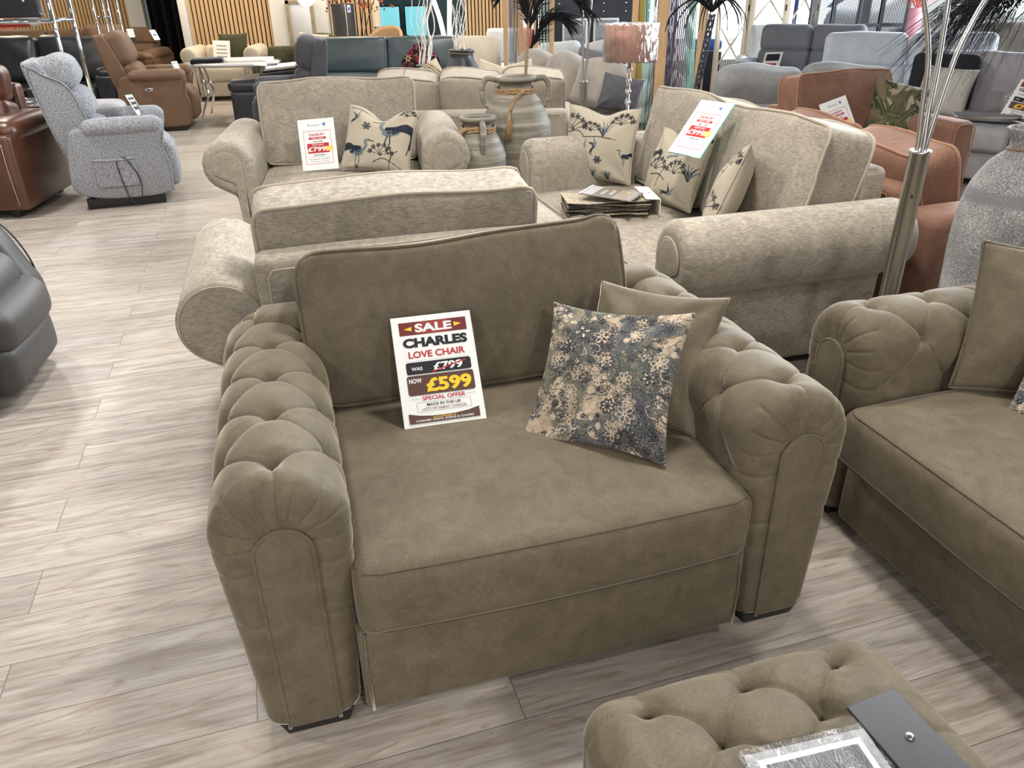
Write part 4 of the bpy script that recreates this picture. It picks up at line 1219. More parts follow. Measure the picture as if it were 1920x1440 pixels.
[c.poly([(.25 + .09 * k, .40 + .02 * (k % 2)), (.29 + .09 * k, .34), (.31 + .09 * k, .35), (.27 + .09 * k, .42)], M['white']) for k in range(5)]; [c.poly([(.32 + .09 * k, .55), (.37 + .09 * k, .49 - .02 * (k % 2)), (.39 + .09 * k, .50), (.34 + .09 * k, .565)], M['white']) for k in range(5)]; c.rect(.62, .78, .82, .80, M['yellow'])

# ------------------------------------------------------------------ urns with rope
def rope(parent, pts, rad, mat=None, name='rope'):
    P = spline(pts, 60); v, f = [], []
    T = np.gradient(P, axis=0); T /= np.linalg.norm(T, axis=1)[:, None]
    for k in range(3):
        Q = []
        for i, p in enumerate(P):
            a = i * .55 + k * 2.094; n1 = np.cross(T[i], [0, 0, 1.0]); ln = np.linalg.norm(n1)
            n1 = n1 / ln if ln > 1e-3 else np.array([1.0, 0, 0]); n2 = np.cross(T[i], n1)
            Q.append(p + rad * .55 * (math.cos(a) * n1 + math.sin(a) * n2))
        q, g = tube_mesh(Q, rad * .62, 6); o_ = len(v); v += list(q); f += [tuple(o_ + i for i in x) for x in g]
    return mobj(name, v, f, mat or M['rope'], parent)
def ribbed(P):
    P = P.copy(); z = P[:, 2]; r = np.hypot(P[:, 0], P[:, 1])
    k = 1 + (.012 * np.sin(z * 150) + .012 * np.sign(np.sin(z * 47)) * np.abs(np.sin(z * 47)) ** .5) * (z < .74 * z.max()) * (r > .1)
    P[:, 0] *= k; P[:, 1] *= k; return P
def urn(label, loc, prof, neck_r, neck_z, handles, rope_pts, tassel):
    t = thing('urn', label, 'urn', loc, 0)
    pr = spline([(r, 0, z) for r, z in prof], 90)
    body = lathe('body', M['stoneware'], t, [(max(p[0], .001), p[2]) for p in pr], 56, fn=ribbed)
    for H in handles: tube('handle', M['stoneware'], t, spline(H, 24), .020, 10)
    ring = [(neck_r * math.cos(a), neck_r * math.sin(a), neck_z + .006 * math.sin(3 * a)) for a in np.linspace(0, 2 * PI, 26)]
    rope(t, ring, .010); rope(t, [(x, y, z - .018) for x, y, z in ring], .010)
    if rope_pts: rope(t, rope_pts, .012)
    if tassel:
        L = []
        for k in range(26):
            a, q = rng.uniform(0, 6.28), rng.uniform(0, .022); x, y, z = tassel
            L.append(([(x, y, z), (x + q * math.cos(a) * .8, y - .030 + q * math.sin(a) * .4, z - .06), (x + q * 1.6 * math.cos(a), y - .058 + q * math.sin(a) * .5, z - rng.uniform(.14, .20))], .0034, 5))
        v, f = tubes_mesh(L); mobj('tassel', v, f, M['rope'], t)
    return t
urn('large grey stoneware urn with two handles and a rope tassel, holding the black palm', (.06, 5.55, 0),
    [(.001, .0), (.12, .0), (.135, .02), (.17, .15), (.215, .35), (.242, .55), (.235, .70), (.185, .83), (.125, .905), (.108, .94), (.112, .965), (.142, .985), (.142, 1.005), (.118, 1.010), (.095, .985), (.09, .90), (.001, .88)],
    .124, .928, [[(sg * .12, 0, .985), (sg * .19, 0, .995), (sg * .225, 0, .95), (sg * .222, 0, .87), (sg * .19, 0, .815)] for sg in (-1, 1)],
    [(.02, -.125, .93), (.05, -.14, .925), (.02, -.15, .905), (-.02, -.165, .86), (-.04, -.195, .81)], (-.045, -.205, .82))
urn('small grey stoneware urn with a rope collar, left of the large urn', (-.19, 5.2, 0),
    [(.001, .0), (.09, .0), (.10, .02), (.125, .12), (.155, .28), (.176, .46), (.174, .56), (.14, .66), (.10, .725), (.092, .745), (.098, .765), (.120, .785), (.120, .802), (.102, .806), (.085, .785), (.08, .72), (.001, .70)],
    .108, .738, [[(.03, -.105, .775), (.035, -.165, .765), (.038, -.185, .70), (.035, -.165, .63), (.03, -.15, .60)], [(-.03, .105, .775), (-.035, .165, .765), (-.038, .185, .70), (-.03, .15, .60)]],
    [(-.07, -.09, .74), (-.10, -.10, .725), (-.13, -.12, .69), (-.15, -.13, .66)], None)
# black feather palm in the large urn
def frond(pts, n, ln, rad, spread, droop, mat):
    P = spline(pts, n); L = []
    T = np.gradient(P, axis=0); T /= np.linalg.norm(T, axis=1)[:, None]
    for i, p in enumerate(P):
        f = i / (n - 1.0); l = ln * (.35 + .65 * math.sin(PI * min(1, .15 + f * .85)))
        side = np.cross(T[i], [0, .35, 1.0]); side /= max(np.linalg.norm(side), 1e-6)
        for sg in (-1, 1):
            d = T[i] * .8 + sg * side * spread + np.array([rng.uniform(-.15, .15), rng.uniform(-.3, .3), 0])
            d /= np.linalg.norm(d)
            L.append(([p, p + d * l * .5, p + d * l + np.array([0, 0, -droop * l])], [rad, rad * .8, rad * .15], 4))
    L.append((P, np.linspace(rad * 2.2, rad * .8, n), 6))
    return L
t = thing('dried_palm', 'black dried palm leaf rising from the large stoneware urn', 'dried plant', (.125, 5.55, .88), 0)
tube('stem', grained('palm_stem', (.20, .13, .08), (.34, .24, .15), (60, 60, 60), .8), t, spline([(0, 0, -.25), (.005, 0, .12), (.02, 0, .36), (.045, 0, .62)], 30), np.linspace(.010, .012, 30), 8)
for k, pts in enumerate(([(.03, 0, .42), (.12, -.02, .60), (.26, -.02, .62), (.44, 0, .50)], [(.035, 0, .50), (.10, .02, .72), (.25, .03, .74), (.42, .02, .62)], [(.03, 0, .42), (.0, 0, .56), (-.05, .02, .64), (-.14, .02, .62)], [(.04, 0, .55), (.05, .02, .75), (-.06, .02, .86), (-.2, 0, .80)], [(.04, 0, .3), (.12, -.04, .44), (.20, -.04, .47), (.27, -.03, .44)])):
    v, f = tubes_mesh(frond(pts, 54, .21, .0046, .32, .30, None)); mobj('frond', v, f, M['black_cloth'], t)

# ------------------------------------------------------------------ arc floor lamps
def arc_lamp(label, loc, z1, stems, rz=0.0, r=.030):
    t = thing('floor_lamp', label, 'lamp', loc, rz)
    lathe('base', M['steel'], t, [(.001, 0), (.14, 0), (.142, .012), (.135, .022), (.04, .030), (.001, .030)], 40)
    p = lathe('pole', M['steel'], t, [(r * 1.12, .028), (r, .05), (r, z1 - .012), (r * 1.06, z1 - .010), (r * 1.06, z1), (r * .8, z1), (.001, z1)], 32)
    plabel(lathe('screw', M['black'], p, [(.004, 0), (.004, .003), (.001, .003)], 10, (-.012, -r - .0005, z1 - .14), rot=(R(90), 0, 0)), 'small black screw')
    for pts in stems:
        s_ = tube('stem', M['steel'], t, spline(pts, 40), .0075, 10)
        e = pts[-1]
        lathe('lamp_shade', M['steel'], s_, [(.012, .05), (.02, .045), (.055, .0), (.075, -.06), (.072, -.06), (.05, 0), (.001, .04)], 24, (e[0], e[1], e[2]))
    return t
arc_lamp('brushed steel floor lamp with three bent stems beside the near arm of the beige sofa', (1.285, 2.45, 0), 1.075,
         [[(-.012, .004, .95), (-.012, 0, 1.08), (-.024, 0, 1.20), (-.034, 0, 1.316), (-.056, 0, 1.407), (-.088, 0, 1.494), (-.13, 0, 1.60), (-.30, .05, 1.85), (-.5, .1, 1.90), (-.62, .1, 1.84)],
          [(.003, -.012, .95), (.002, -.008, 1.08), (-.002, 0, 1.2), (-.005, 0, 1.315), (-.011, 0, 1.409), (-.016, 0, 1.493), (-.03, .02, 1.70), (-.02, .2, 1.95), (0, .42, 1.98), (0, .52, 1.92)],
          [(.012, .006, .95), (.013, 0, 1.08), (.026, 0, 1.217), (.042, 0, 1.345), (.066, 0, 1.429), (.09, 0, 1.491), (.17, 0, 1.66), (.36, 0, 1.86), (.52, 0, 1.88), (.62, 0, 1.82)]])
arc_lamp('slim steel floor lamp with thin stems, behind the beige three-seat sofa', (.545, 5.8, 0), .945,
         [[(-.008, 0, .85), (-.006, 0, .96), (-.012, 0, 1.19), (-.026, 0, 1.455), (-.06, 0, 1.7), (-.2, 0, 1.9), (-.3, 0, 1.86)], [(.010, 0, .85), (.012, 0, .96), (.02, 0, 1.10), (.028, 0, 1.26), (.04, 0, 1.455), (.08, 0, 1.7), (.2, 0, 1.88), (.3, 0, 1.84)]], r=.026)

# crystal lamp with its shade still wrapped
t = thing('wrapped_lamp', 'crystal floor lamp with a dusky pink drum shade still in clear film', 'lamp', (.885, 5.95, 0), R(8))
lathe('base', M['chrome'], t, [(.001, 0), (.13, 0), (.13, .015), (.03, .03), (.001, .03)], 32)
gl = plain('crystal', (.85, .86, .88), .05, .85)
lathe('stem', M['chrome'], t, [(.010, .03), (.010, 1.05)], 12)
for k in range(9):
    z = .40 + k * .075
    lathe('crystal', gl, t, [(.001, z - .034), (.022, z - .01), (.024, z), (.019, z + .012), (.001, z + .034)], 7)
sh = lathe('lamp_shade', fabric('dusky_pink_linen', (.47, .27, .21), .06, 5, .08, (200, 200, 200), .2, .9, .1), t, [(.180, 1.062), (.183, 1.063), (.183, 1.292), (.180, 1.293), (.178, 1.18)], 48)
def crk(P):
    P = P.copy(); a = np.arctan2(P[:, 1], P[:, 0]); z = P[:, 2]
    k = 1 + .010 * np.sin(a * 23 + z * 30) + .009 * np.sin(a * 9 - z * 55) + .006 * np.sin(a * 41)
    P[:, 0] *= k; P[:, 1] *= k; P[:, 2] += .004 * np.sin(a * 17); return P
lathe('film_wrap', M['film'], sh, [(.10, 1.055)] + [(.192, 1.055 + .012 * k) for k in range(21)] + [(.12, 1.302)], 120, fn=crk)
plabel(tube('label_tag', M['red'], t, [(.0, -.02, .60), (.01, -.03, .52), (.005, -.03, .46)], .006, 6), 'red tag')

# ------------------------------------------------------------------ big speckled vase with the black plume
t = thing('floor_vase', 'tall grey speckled vase behind the right-hand taupe sofa, with a black plume', 'vase', (1.785, 2.70, 0), 0)
pr = spline([(.001, 0, 0), (.12, 0, 0), (.125, 0, .02), (.15, 0, .27), (.166, 0, .57), (.170, 0, .73), (.156, 0, .87), (.110, 0, .97), (.062, 0, 1.018), (.058, 0, 1.045), (.074, 0, 1.075), (.078, 0, 1.09), (.066, 0, 1.09), (.05, 0, 1.04), (.001, 0, 1.01)], 90)
v_ = lathe('body', M['frosted'], t, [(max(p[0], .001), p[2]) for p in pr], 64)
plabel(tube('twine', M['rope'], v_, [(.062 * math.cos(a), .062 * math.sin(a), 1.024 + .003 * math.sin(2 * a)) for a in np.linspace(0, 2 * PI, 40)], .004, 6, True), 'brown twine')
tube('twine', M['rope'], v_, spline([(-.03, -.06, 1.02), (-.035, -.105, .975), (-.02, -.148, .905), (.0, -.168, .85)], 16), .0018, 5)
t = thing('plume', 'black feathery plume arching over the right-hand side from the speckled vase', 'dried plant', (1.785, 2.70, 1.12), 0)
tube('stem', M['black_cloth'], t, spline([(0, 0, -.08), (0, 0, .2), (-.01, 0, .42), (-.06, 0, .52), (-.16, 0, .52)], 30), .006, 8)
L = []
for k in range(300):
    s0 = rng.random(); x0, z0 = -.02 - .24 * s0, .36 + .10 * math.sin(PI * (.25 + .5 * s0)) - .10 * s0 * s0
    ln = rng.uniform(.20, .40); yy = rng.gauss(0, .045); a = R(rng.uniform(196, 236))
    q0 = np.array([x0, yy * .4, z0]); d = np.array([math.cos(a), 0, math.sin(a)])
    L.append(([q0, q0 + d * ln * .45 + np.array([-.02, yy * .4, .03]), q0 + d * ln + np.array([.02, yy, -.06 * rng.random()])], [.0016, .0012, .0004], 4))
for k in range(90):
    s0 = rng.random(); q0 = np.array([-.10 + .30 * s0, rng.gauss(0, .02), .44 - .04 * s0]); a = R(rng.uniform(165, 215)); ln = rng.uniform(.1, .2)
    d = np.array([math.cos(a), 0, math.sin(a)])
    L.append(([q0, q0 + d * ln * .5, q0 + d * ln + np.array([0, rng.gauss(0, .03), -.05])], [.004, .003, .0006], 4))
v, f = tubes_mesh(L); mobj('feathers', v, f, M['black_cloth'], t)['kind'] = 'stuff'

# ------------------------------------------------------------------ terracotta suite
RU, RP = M['rust'], M['rust_pipe']
sofa('sofa', 'terracotta chenille sofa seen from behind, back to back with the beige three-seat sofa', 'sofa', (2.45, 4.20, 0), R(106), 1.70, .98, RU, RP,
     n=2, arm='box', arm_w=.24, arm_h=.66, frame_h=.74, back_h=.90, cush_t=.20, lean=12, seed=44, sh=slouch(.010, .3), crown=.04, r=.045)
sofa('love_chair', 'terracotta chenille love chair facing the viewer, holding a price sign and a leaf cushion', 'love chair', (2.72, 5.25, 0), R(20), 1.02, .95, RU, RP,
     n=1, arm='box', arms=(0, 1), arm_w=.20, arm_h=.68, frame_h=.74, back_h=.97, cush_t=.20, lean=10, seed=54, sh=slouch(.004, 1.3), crown=.035, r=.045)
o = offer_card('white price card on the terracotta love chair, half hidden by the beige sofa', (0, 0, 0), (0, 0, 0), '£899', '£1099', 'LOVE CHAIR', .225, .30)
pose(o.o, (2.37, 5.54, .545), 14, -26, -15)
o = pillow('scatter_cushion', M['pattern'], .42, .42, .15, (0, 0, 0), (0, 0, 0), ears=.06, n=110, img=leaf_cloth(), seed=61)
tag(pose(o, (2.76, 5.74, .50), 2, -20, 14), 'green leaf-print cushion on the terracotta love chair', 'cushion')
# ------------------------------------------------------------------ recliners
def recliner(name, label, loc, rz, mat, pipe, W=.78, D=.88, arm_h=.62, back_h=1.10, seat_h=.48, rolls=3, wing=True, pocket=False, lift=.05, arm_w=.15, cat='recliner', curl=True, handset=False, rake=.30):
    t = thing(name, label, cat, loc, rz)
    side = [(.015, lift + .02), (.0, .30), (.03, .44), (.0, arm_h - .06), (.06, arm_h - .03), (D * .70, arm_h - .01), (D * .80, arm_h - .10), (D * .86, .22), (D * .80, lift + .06), (D * .6, lift + .01), (.2, lift)]
    for sg in (-1, 1):
        x = sg * (W / 2 - arm_w) if sg > 0 else -W / 2
        a = extrude('arm', mat, t, spline(side + side[:1], 90), arm_w, n=100, r0_=.022, r1_=.022, axis='x', ny=3, loc=(x, 0, 0))
        rbox('arm_pad', mat, a, arm_w * 1.25, D * .66, .12, (arm_w / 2, D * .34, arm_h - .015), r=.055, m=(3, 8, 3), crown=(.008, .02, .014), nz=.003, seed=3)
        if pipe:
            q = np.array(spline([(.012, lift + .03), (.0, .30), (.028, .44), (-.002, arm_h - .05)], 20))
            xx = arm_w - .004 if sg > 0 else .004
            tube('piping', pipe, a, [(xx, y - .004, z) for y, z in q], .006, 6)
    rbox('base', mat, t, W - 2 * arm_w, D * .72, .30, (0, D * .42, lift + .18), r=.03, m=(4, 4, 3))
    rbox('footrest', mat, t, W - 2 * arm_w - .01, .10, .34, (0, .005, .275), r=.045, m=(6, 3, 5), crown=(.0, .025, .0), nz=.003)
    rbox('seat_cushion', mat, t, W - 2 * arm_w - .01, D * .66, .17, (0, D * .30, seat_h - .075), r=.07, m=(8, 8, 3), crown=(.004, .015, .03), nz=.004, seed=2)
    y0, z0 = D * .60, seat_h - .08; h = back_h - z0
    yt = lambda z: y0 + rake * (z - z0)
    bw = W - 2 * arm_w + .06
    shell = [(yt(z0) + .08, z0 - .10), (yt(z0) + .02, z0), (yt(back_h - .05) + .02, back_h - .05), (yt(back_h) + .10, back_h - .01), (yt(back_h) + .15, back_h - .06), (yt(z0) + .20, z0 - .08)]
    sh = extrude('back', mat, t, spline(shell + shell[:1], 70), bw, n=90, r0_=.025, r1_=.025, axis='x', ny=5, loc=(-bw / 2, 0, 0))
    if wing:
        for sg in (-1, 1):
            w_ = [(yt(z0 + .05) - .05, z0 + .04), (yt(back_h * .8) - .08, back_h * .80), (yt(back_h) - .0, back_h - .10), (yt(back_h) + .12, back_h - .08), (yt(z0) + .19, z0 - .05)]
            wo = extrude('wing', mat, sh, spline(w_ + w_[:1], 60), .05, n=70, r0_=.016, r1_=.016, axis='x', ny=2, loc=(bw / 2 + sg * bw / 2 - .025, 0, 0))
            if pipe:
                q = spline(w_ + w_[:1], 60); tube('piping', pipe, wo, [(.025 + sg * .026, y, z) for y, z in q], .006, 6, True)
    hh = h / rolls; ang = math.atan(rake)
    for k in range(rolls):
        zc = z0 + .02 + hh * (k + .5)
        rbox('headrest' if k == rolls - 1 else 'back_cushion', mat, sh, bw - .07, .17 + (.03 if k == rolls - 1 else 0), hh * 1.10, (bw / 2, yt(zc) - .035, zc), (-ang, 0, 0), r=min(.08, hh * .45), m=(10, 4, 5), crown=(.0, .05, .01), nz=.004, seed=k)
    if handset:
        a = [c_ for c_ in t.children if c_.name.startswith('arm')][0]
    box('plinth', M['black'], t, W - .10, D * .68, lift + .012, (0, D * .44, (lift + .012) / 2))
    return t
def flat_card(name, label, cat, w, h, loc, yaw, tilt, roll=0.0, mat=None, deco=()):
    c = Card(name, label, cat, w, h, (0, 0, 0), (0, 0, 0), mat=mat)
    pose(c.o, loc, yaw, tilt, roll)
    for d in deco: c.rect(*d)
    return c

# grey tweed riser recliner
t = recliner('recliner', 'pale grey tweed riser recliner with a side pocket, facing right', (-2.88, 6.74, 0), R(111), M['tweed'], M['tweed'], W=.80, D=.86, arm_h=.63, back_h=1.10, lift=.07)
pk = rbox('pocket', M['tweed'], t, .012, .30, .22, (-.412, .40, .28), r=.005, m=(1, 6, 5), k=2, nz=.003)
tube('seam', M['tweed'], pk, [(-.008, y, .108 - .012 * math.cos(y * 10)) for y in np.linspace(-.15, .15, 14)], .007, 6)
plabel(tube('cable', M['black'], t, spline([(-.418, .385, .385), (-.424, .375, .26), (-.424, .35, .10), (-.435, .31, .03), (-.44, .26, .06), (-.424, .24, .22), (-.424, .30, .37), (-.418, .335, .40)], 50), .004, 6), 'black cable loop')
c = flat_card('price_sign', 'slim white and green price card standing on the grey tweed recliner', 'sign', .225, .31, (-3.06, 6.88, .50), 103, -22, 5, None)
c.frame(.0, .0, 1, 1, M['green_edge'], .006); c.rect(.1, .08, .9, .42, M['ink'], .02); c.rect(.2, .14, .8, .2, M['white']); c.rect(.2, .28, .7, .33, M['white']); c.rect(.2, .55, .8, .70, M['red']); c.rect(.2, .78, .8, .82, M['grey_ink'])

# brown recliner and the brown sofa by the wall
t = recliner('recliner', 'brown faux-suede power recliner facing right, in front of the slatted wall', (-4.03, 10.49, 0), R(104), M['brown_suede'], M['brown_suede'], W=.90, D=.95, arm_h=.66, back_h=1.10, lift=.05, rolls=2, arm_w=.19, wing=False, rake=.34)
sw = rbox('switch_plate', M['chrome'], t, .008, .09, .035, (-.475, .42, .50), r=.003, m=(1, 1, 1), k=2)
rbox('switch', M['black'], sw, .006, .03, .016, (-.004, 0, 0), r=.002, m=(1, 1, 1), k=2)
c = flat_card('care_tag', 'white square tag on the headrest of the brown recliner', 'tag', .085, .13, (-4.30, 10.42, 1.02), 60, -30, 0); c.rect(.3, .4, .7, .6, M['blue_ink'])
c = flat_card('care_tag', 'small white framed tag on the backrest of the brown recliner', 'tag', .10, .12, (-4.12, 10.42, .66), 68, -20, 0); c.frame(.15, .15, .85, .85, M['ink'], .006)
t = sofa('sofa', 'brown faux-suede recliner sofa against the slatted wall, behind the black leather sofa', 'sofa', (-7.6, 14.2, 0), R(2), 3.2, 1.0, M['brown_suede'], None, n=3, arm='pad', arm_w=.22, back_h=.99, frame_h=.85, hr=.25, nz=.004)
t = recliner('recliner', 'second brown recliner, mostly hidden behind the nearer brown recliner', (-5.95, 13.0, 0), R(40), M['brown_suede'], M['brown_suede'], W=.9, D=.95, arm_h=.64, back_h=1.06, rolls=2, wing=False)
c = flat_card('care_tag', 'white and black tag on the hidden second brown recliner', 'tag', .10, .20, (-5.72, 12.95, .86), 38, -15, 0); c.rect(.0, .62, 1, 1, M['ink'])

# oxblood leather sofa, far left
t = sofa('sofa', 'oxblood leather recliner sofa cut off by the left edge', 'sofa', (-4.74, 5.80, 0), R(7), 2.1, 1.0, M['ox_leather'], None, n=2, arm='pad', arm_w=.24, arm_h=.70, back_h=1.06, frame_h=.9, hr=.26, cush_t=.24, nz=.008, crown=.05, seed=71)
for k in (0, 1): tube('stitching', M['cream'], t, spline([(.83 + .16 * k, -.012 + .0, .10), (.83 + .16 * k, -.030, .35), (.85 + .14 * k, -.020, .56)], 20), .0022, 5)
# black leather sofa
t = sofa('sofa', 'black leather sofa at the left, behind the grey tweed recliner', 'sofa', (-6.20, 10.55, 0), R(4), 2.3, .98, M['black_leather'], None, n=2, arm='pad', arm_w=.24, arm_h=.68, back_h=1.06, frame_h=.9, cush_t=.24, nz=.010, crown=.06, seed=75, r=.09, lean=12)
c = flat_card('price_sign', 'black and white card on the seat of the black leather sofa', 'sign', .22, .22, (-5.85, 11.0, .50), 8, -22, 0); c.rect(.0, .06, 1, .45, M['ink']); c.text('SON', .5, .25, .12, M['white'], .6, .02); c.rect(.1, .55, .9, .6, M['grey_ink'])
# charcoal leather recliner at the left edge
def char_chair():
    t = thing('recliner', 'charcoal leather recliner cut off by the left edge, nearest the viewer', 'recliner', (-2.135, 3.08, 0), R(102))
    m = M['char_leather']
    arm = [(.06, .06), (.0, .20), (-.015, .34), (.03, .46), (.10, .62), (.20, .70), (.45, .68), (.70, .66), (.80, .5), (.78, .08)]
    for sg in (-1, 1):
        a = extrude('arm', m, t, spline(arm + arm[:1], 90), .17, n=110, r0_=.05, r1_=.05, axis='x', ny=3, loc=(.27 if sg > 0 else -.44, 0, 0))
        tube('piping', M['black'], a, [(.085 + sg * .05, y - .012 + .0, z) for y, z in spline([(.02, .30), (.03, .45), (.09, .60), (.19, .695)], 20)], .004, 6)
    rbox('base', m, t, .56, .66, .30, (0, .43, .22), r=.03, m=(3, 3, 3))
    fr = rbox('footrest', m, t, .54, .13, .22, (0, .02, .17), r=.055, m=(8, 3, 4), crown=(0, .03, .0), nz=.005)
    rbox('footrest_pad', m, fr, .54, .15, .20, (0, -.015, .165), r=.07, m=(8, 3, 4), crown=(0, .03, .01), nz=.005, seed=4)
    rbox('seat_cushion', m, t, .54, .60, .20, (0, .32, .45), r=.08, m=(8, 8, 3), crown=(0, .02, .03), nz=.006)
    for k, z in enumerate((.64, .83, 1.0)): rbox('back_cushion' if k < 2 else 'headrest', m, t, .58, .22, .22, (0, .70 + .28 * (z - .6), z), (R(-16), 0, 0), r=.09, m=(8, 4, 4), crown=(0, .04, .02), nz=.006, seed=k)
    box('plinth', M['black'], t, .78, .62, .08, (0, .44, .04))
char_chair()
# lilac-grey footstool between them
t = thing('footstool', 'small lilac-grey velvet footstool behind the grey tweed recliner', 'footstool', (-4.32, 8.42, 0), R(20))
rbox('body', M['grey_lilac'], t, .56, .50, .32, (0, .25, .22), r=.05, m=(5, 5, 4)); rbox('cushion', M['grey_lilac'], t, .62, .56, .16, (0, .25, .43), r=.075, m=(8, 8, 3), crown=(.01, .01, .03)); 
feet(t, .5, .5, M['black'], h=.064, s=.05, inset=.05)

# chrome and glass display shelves
t = thing('display_shelf', 'chrome and glass display shelf unit at the upper left', 'shelf unit', (-4.55, 7.75, 0), R(4))
for x in (-1.30, .43):
    for y in (0, .42):
        tube('post', M['chrome'], t, [(x, y, 0), (x, y, 2.1)], .019, 12)
for z in (.62, 1.33, 1.95):
    sfl = box('shelf', M['glass'], t, 1.75, .44, .012, (-.435, .21, z), bev=.002)
    tube('rail', M['chrome'], sfl, [(-.87, -.22, -.004), (.87, -.22, -.004)], .016, 10); tube('rail', M['chrome'], sfl, [(-.87, .22, -.004), (.87, .22, -.004)], .016, 10)
for x in (-1.30, .43): tube('rail', M['chrome'], t, [(x, 0, 1.33), (x, .42, 1.33)], .014, 10)
b = rbox('padded_panel', plain('black_padded_cloth', (.018, .016, .02), .7), None, 1.02, .07, .60, (-4.83, 7.95, 1.345 + .31), (0, 0, R(4)), r=.02, m=(6, 1, 4), crown=(0, .02, 0))
tag(b, 'black padded panel with crystal studs standing on the chrome display shelf', 'headboard')
for x in (-.38, -.12, .15, .40): rbox('stud', gl, b, .024, .02, .024, (x, -.052, -.16), r=.009, m=(1, 1, 1), k=2)
rbox('film_wrap', M['film'], b, .12, .12, .60, (.56, -.01, 0), r=.04, m=(4, 3, 14), nz=.012, nf=18)
b = box('tray', plain('cream_tray', (.70, .64, .50), .5), None, .40, .26, .022, (-4.30, 7.98, .638), (0, 0, R(4)), .006); tag(b, 'cream tray on the lower glass shelf of the chrome display unit', 'tray')

t = thing('display_shelf', 'second chrome display shelf unit, seen past the brown recliner', 'shelf unit', (-5.58, 11.85, 0), R(4))
for x in (-.10, .10):
    for y in (0, .34): tube('post', M['chrome'], t, [(x, y, 0), (x, y, 2.0)], .014, 10)
for z in (.60, 1.25, 1.85):
    q_ = box('shelf', M['glass'], t, .24, .36, .010, (0, .17, z), bev=.002); tube('rail', M['chrome'], q_, [(-.11, -.17, 0), (.11, -.17, 0)], .011, 8)
# pink vase and ribbed lamp by the far wall
tag(lathe('vase', plain('coral_glaze', (.62, .22, .16), .35), None, [(.001, 0), (.09, 0), (.10, .06), (.15, .22), (.16, .30), (.12, .40), (.07, .44), (.055, .43), (.001, .42)], 32, (-9.0, 15.4, .90)), 'coral pink round vase behind the black leather sofa', 'vase')
t = thing('console_table', 'pale wood console table by the slatted wall, carrying the coral vase', 'table', (-8.9, 15.4, 0), 0)
box('tabletop', M['pale_wood'], t, 1.6, .45, .05, (0, 0, .875))
for x in (-.74, .74):
    for y in (-.17, .17): box('leg', M['pale_wood'], t, .06, .06, .85, (x, y, .425))
t = thing('table_lamp', 'white ribbed table lamp beside the coral vase', 'lamp', (-8.55, 15.35, .90), 0)
lathe('base', M['chrome'], t, [(.001, 0), (.07, 0), (.02, .02), (.012, .16), (.001, .16)], 20)
lathe('lamp_shade', M['white'], t, [(.13 + .010 * (k % 2), .14 + .0001 * k) for k in range(2)] + [(.15, .42)], 40)

# ------------------------------------------------------------------ back walls
def slat_wall(name, x0, x1, y, pitch=.086, w=.058, z1=3.0, zb=.10):
    plane(name, [(x0, y, 0), (x1, y, 0), (x1, y, z1), (x0, y, z1)], M['felt'])
    L = []; x = x0 + pitch / 2
    while x < x1: L.append(((x, y - .016, (z1 + zb) / 2), (w, .030, z1 - zb))); x += pitch
    V, F = boxes_mesh(L); o = struct(mobj(name.replace('wall', 'trim') , V, F, M['oak_slat'], None, False))
    b_ = struct(box(name.replace('wall', 'baseboard'), M['pale_wood'], None, x1 - x0, .04, zb, ((x0 + x1) / 2, y - .03, zb / 2)))
slat_wall('wall_back_left', -17.0, -8.05, 18.5, .074, .052)
struct(box('trim_1', M['plaster'], None, .34, .16, 3.0, (-7.93, 18.45, 1.5)))
plane('wall_doorway', [(-7.8, 19.3, 0), (-5.2, 19.3, 0), (-5.2, 19.3, 3), (-7.8, 19.3, 3)], M['black_cloth'])
plane('wall_return', [(-5.42, 14.4, 0), (-5.42, 19.3, 0), (-5.42, 19.3, 3), (-5.42, 14.4, 3)], M['plaster'])
def drape():
    xs = np.linspace(0, 1, 120); V = []
    for z in (0.02, 3.0):
        for x in xs: V.append((-7.75 + 1.5 * x, 18.6 + .07 * math.sin(x * 42), z))
    o = mobj('curtain', V, gridF(2, 120), M['black_cloth'])
    md = o.modifiers.new('thick', 'SOLIDIFY'); md.thickness = .01
    tag(o, 'long black curtain in the dark doorway between the slatted walls', 'curtain')
drape()
struct(box('trim_2', M['plaster'], None, .12, .12, 3.0, (-5.40, 14.38, 1.5)))
slat_wall('wall_back', -5.33, -3.95, 14.4, .074, .051)
struct(box('trim_3', M['plaster'], None, .95, .20, 3.0, (-3.46, 14.42, 1.5)))
slat_wall('wall_back_middle', -2.98, -2.26, 14.5, .075, .05)
struct(box('trim_4', M['pale_wood'], None, .12, .12, 3.0, (-2.19, 14.5, 1.5)))
slat_wall('wall_back_right', -.72, .30, 15.0, .062, .042)
# mirror on the white pier
t = thing('mirror', 'tall mirror in a weathered frame on the white pier', 'mirror', (-3.42, 14.27, .50), 0)
box('mirror_glass', plain('mirror_silver', (.80, .79, .78), .38, .75), t, .36, .012, .86, (0, 0, .43))
for (x, z, w_, h_) in ((-.20, .43, .06, .92), (.20, .43, .06, .92), (0, -.0, .46, .06), (0, .86, .46, .06)): box('frame', grained('weathered_frame', (.22, .17, .11), (.36, .29, .2), (9, 9, 9)), t, w_, .04, h_, (x, -.01, z))
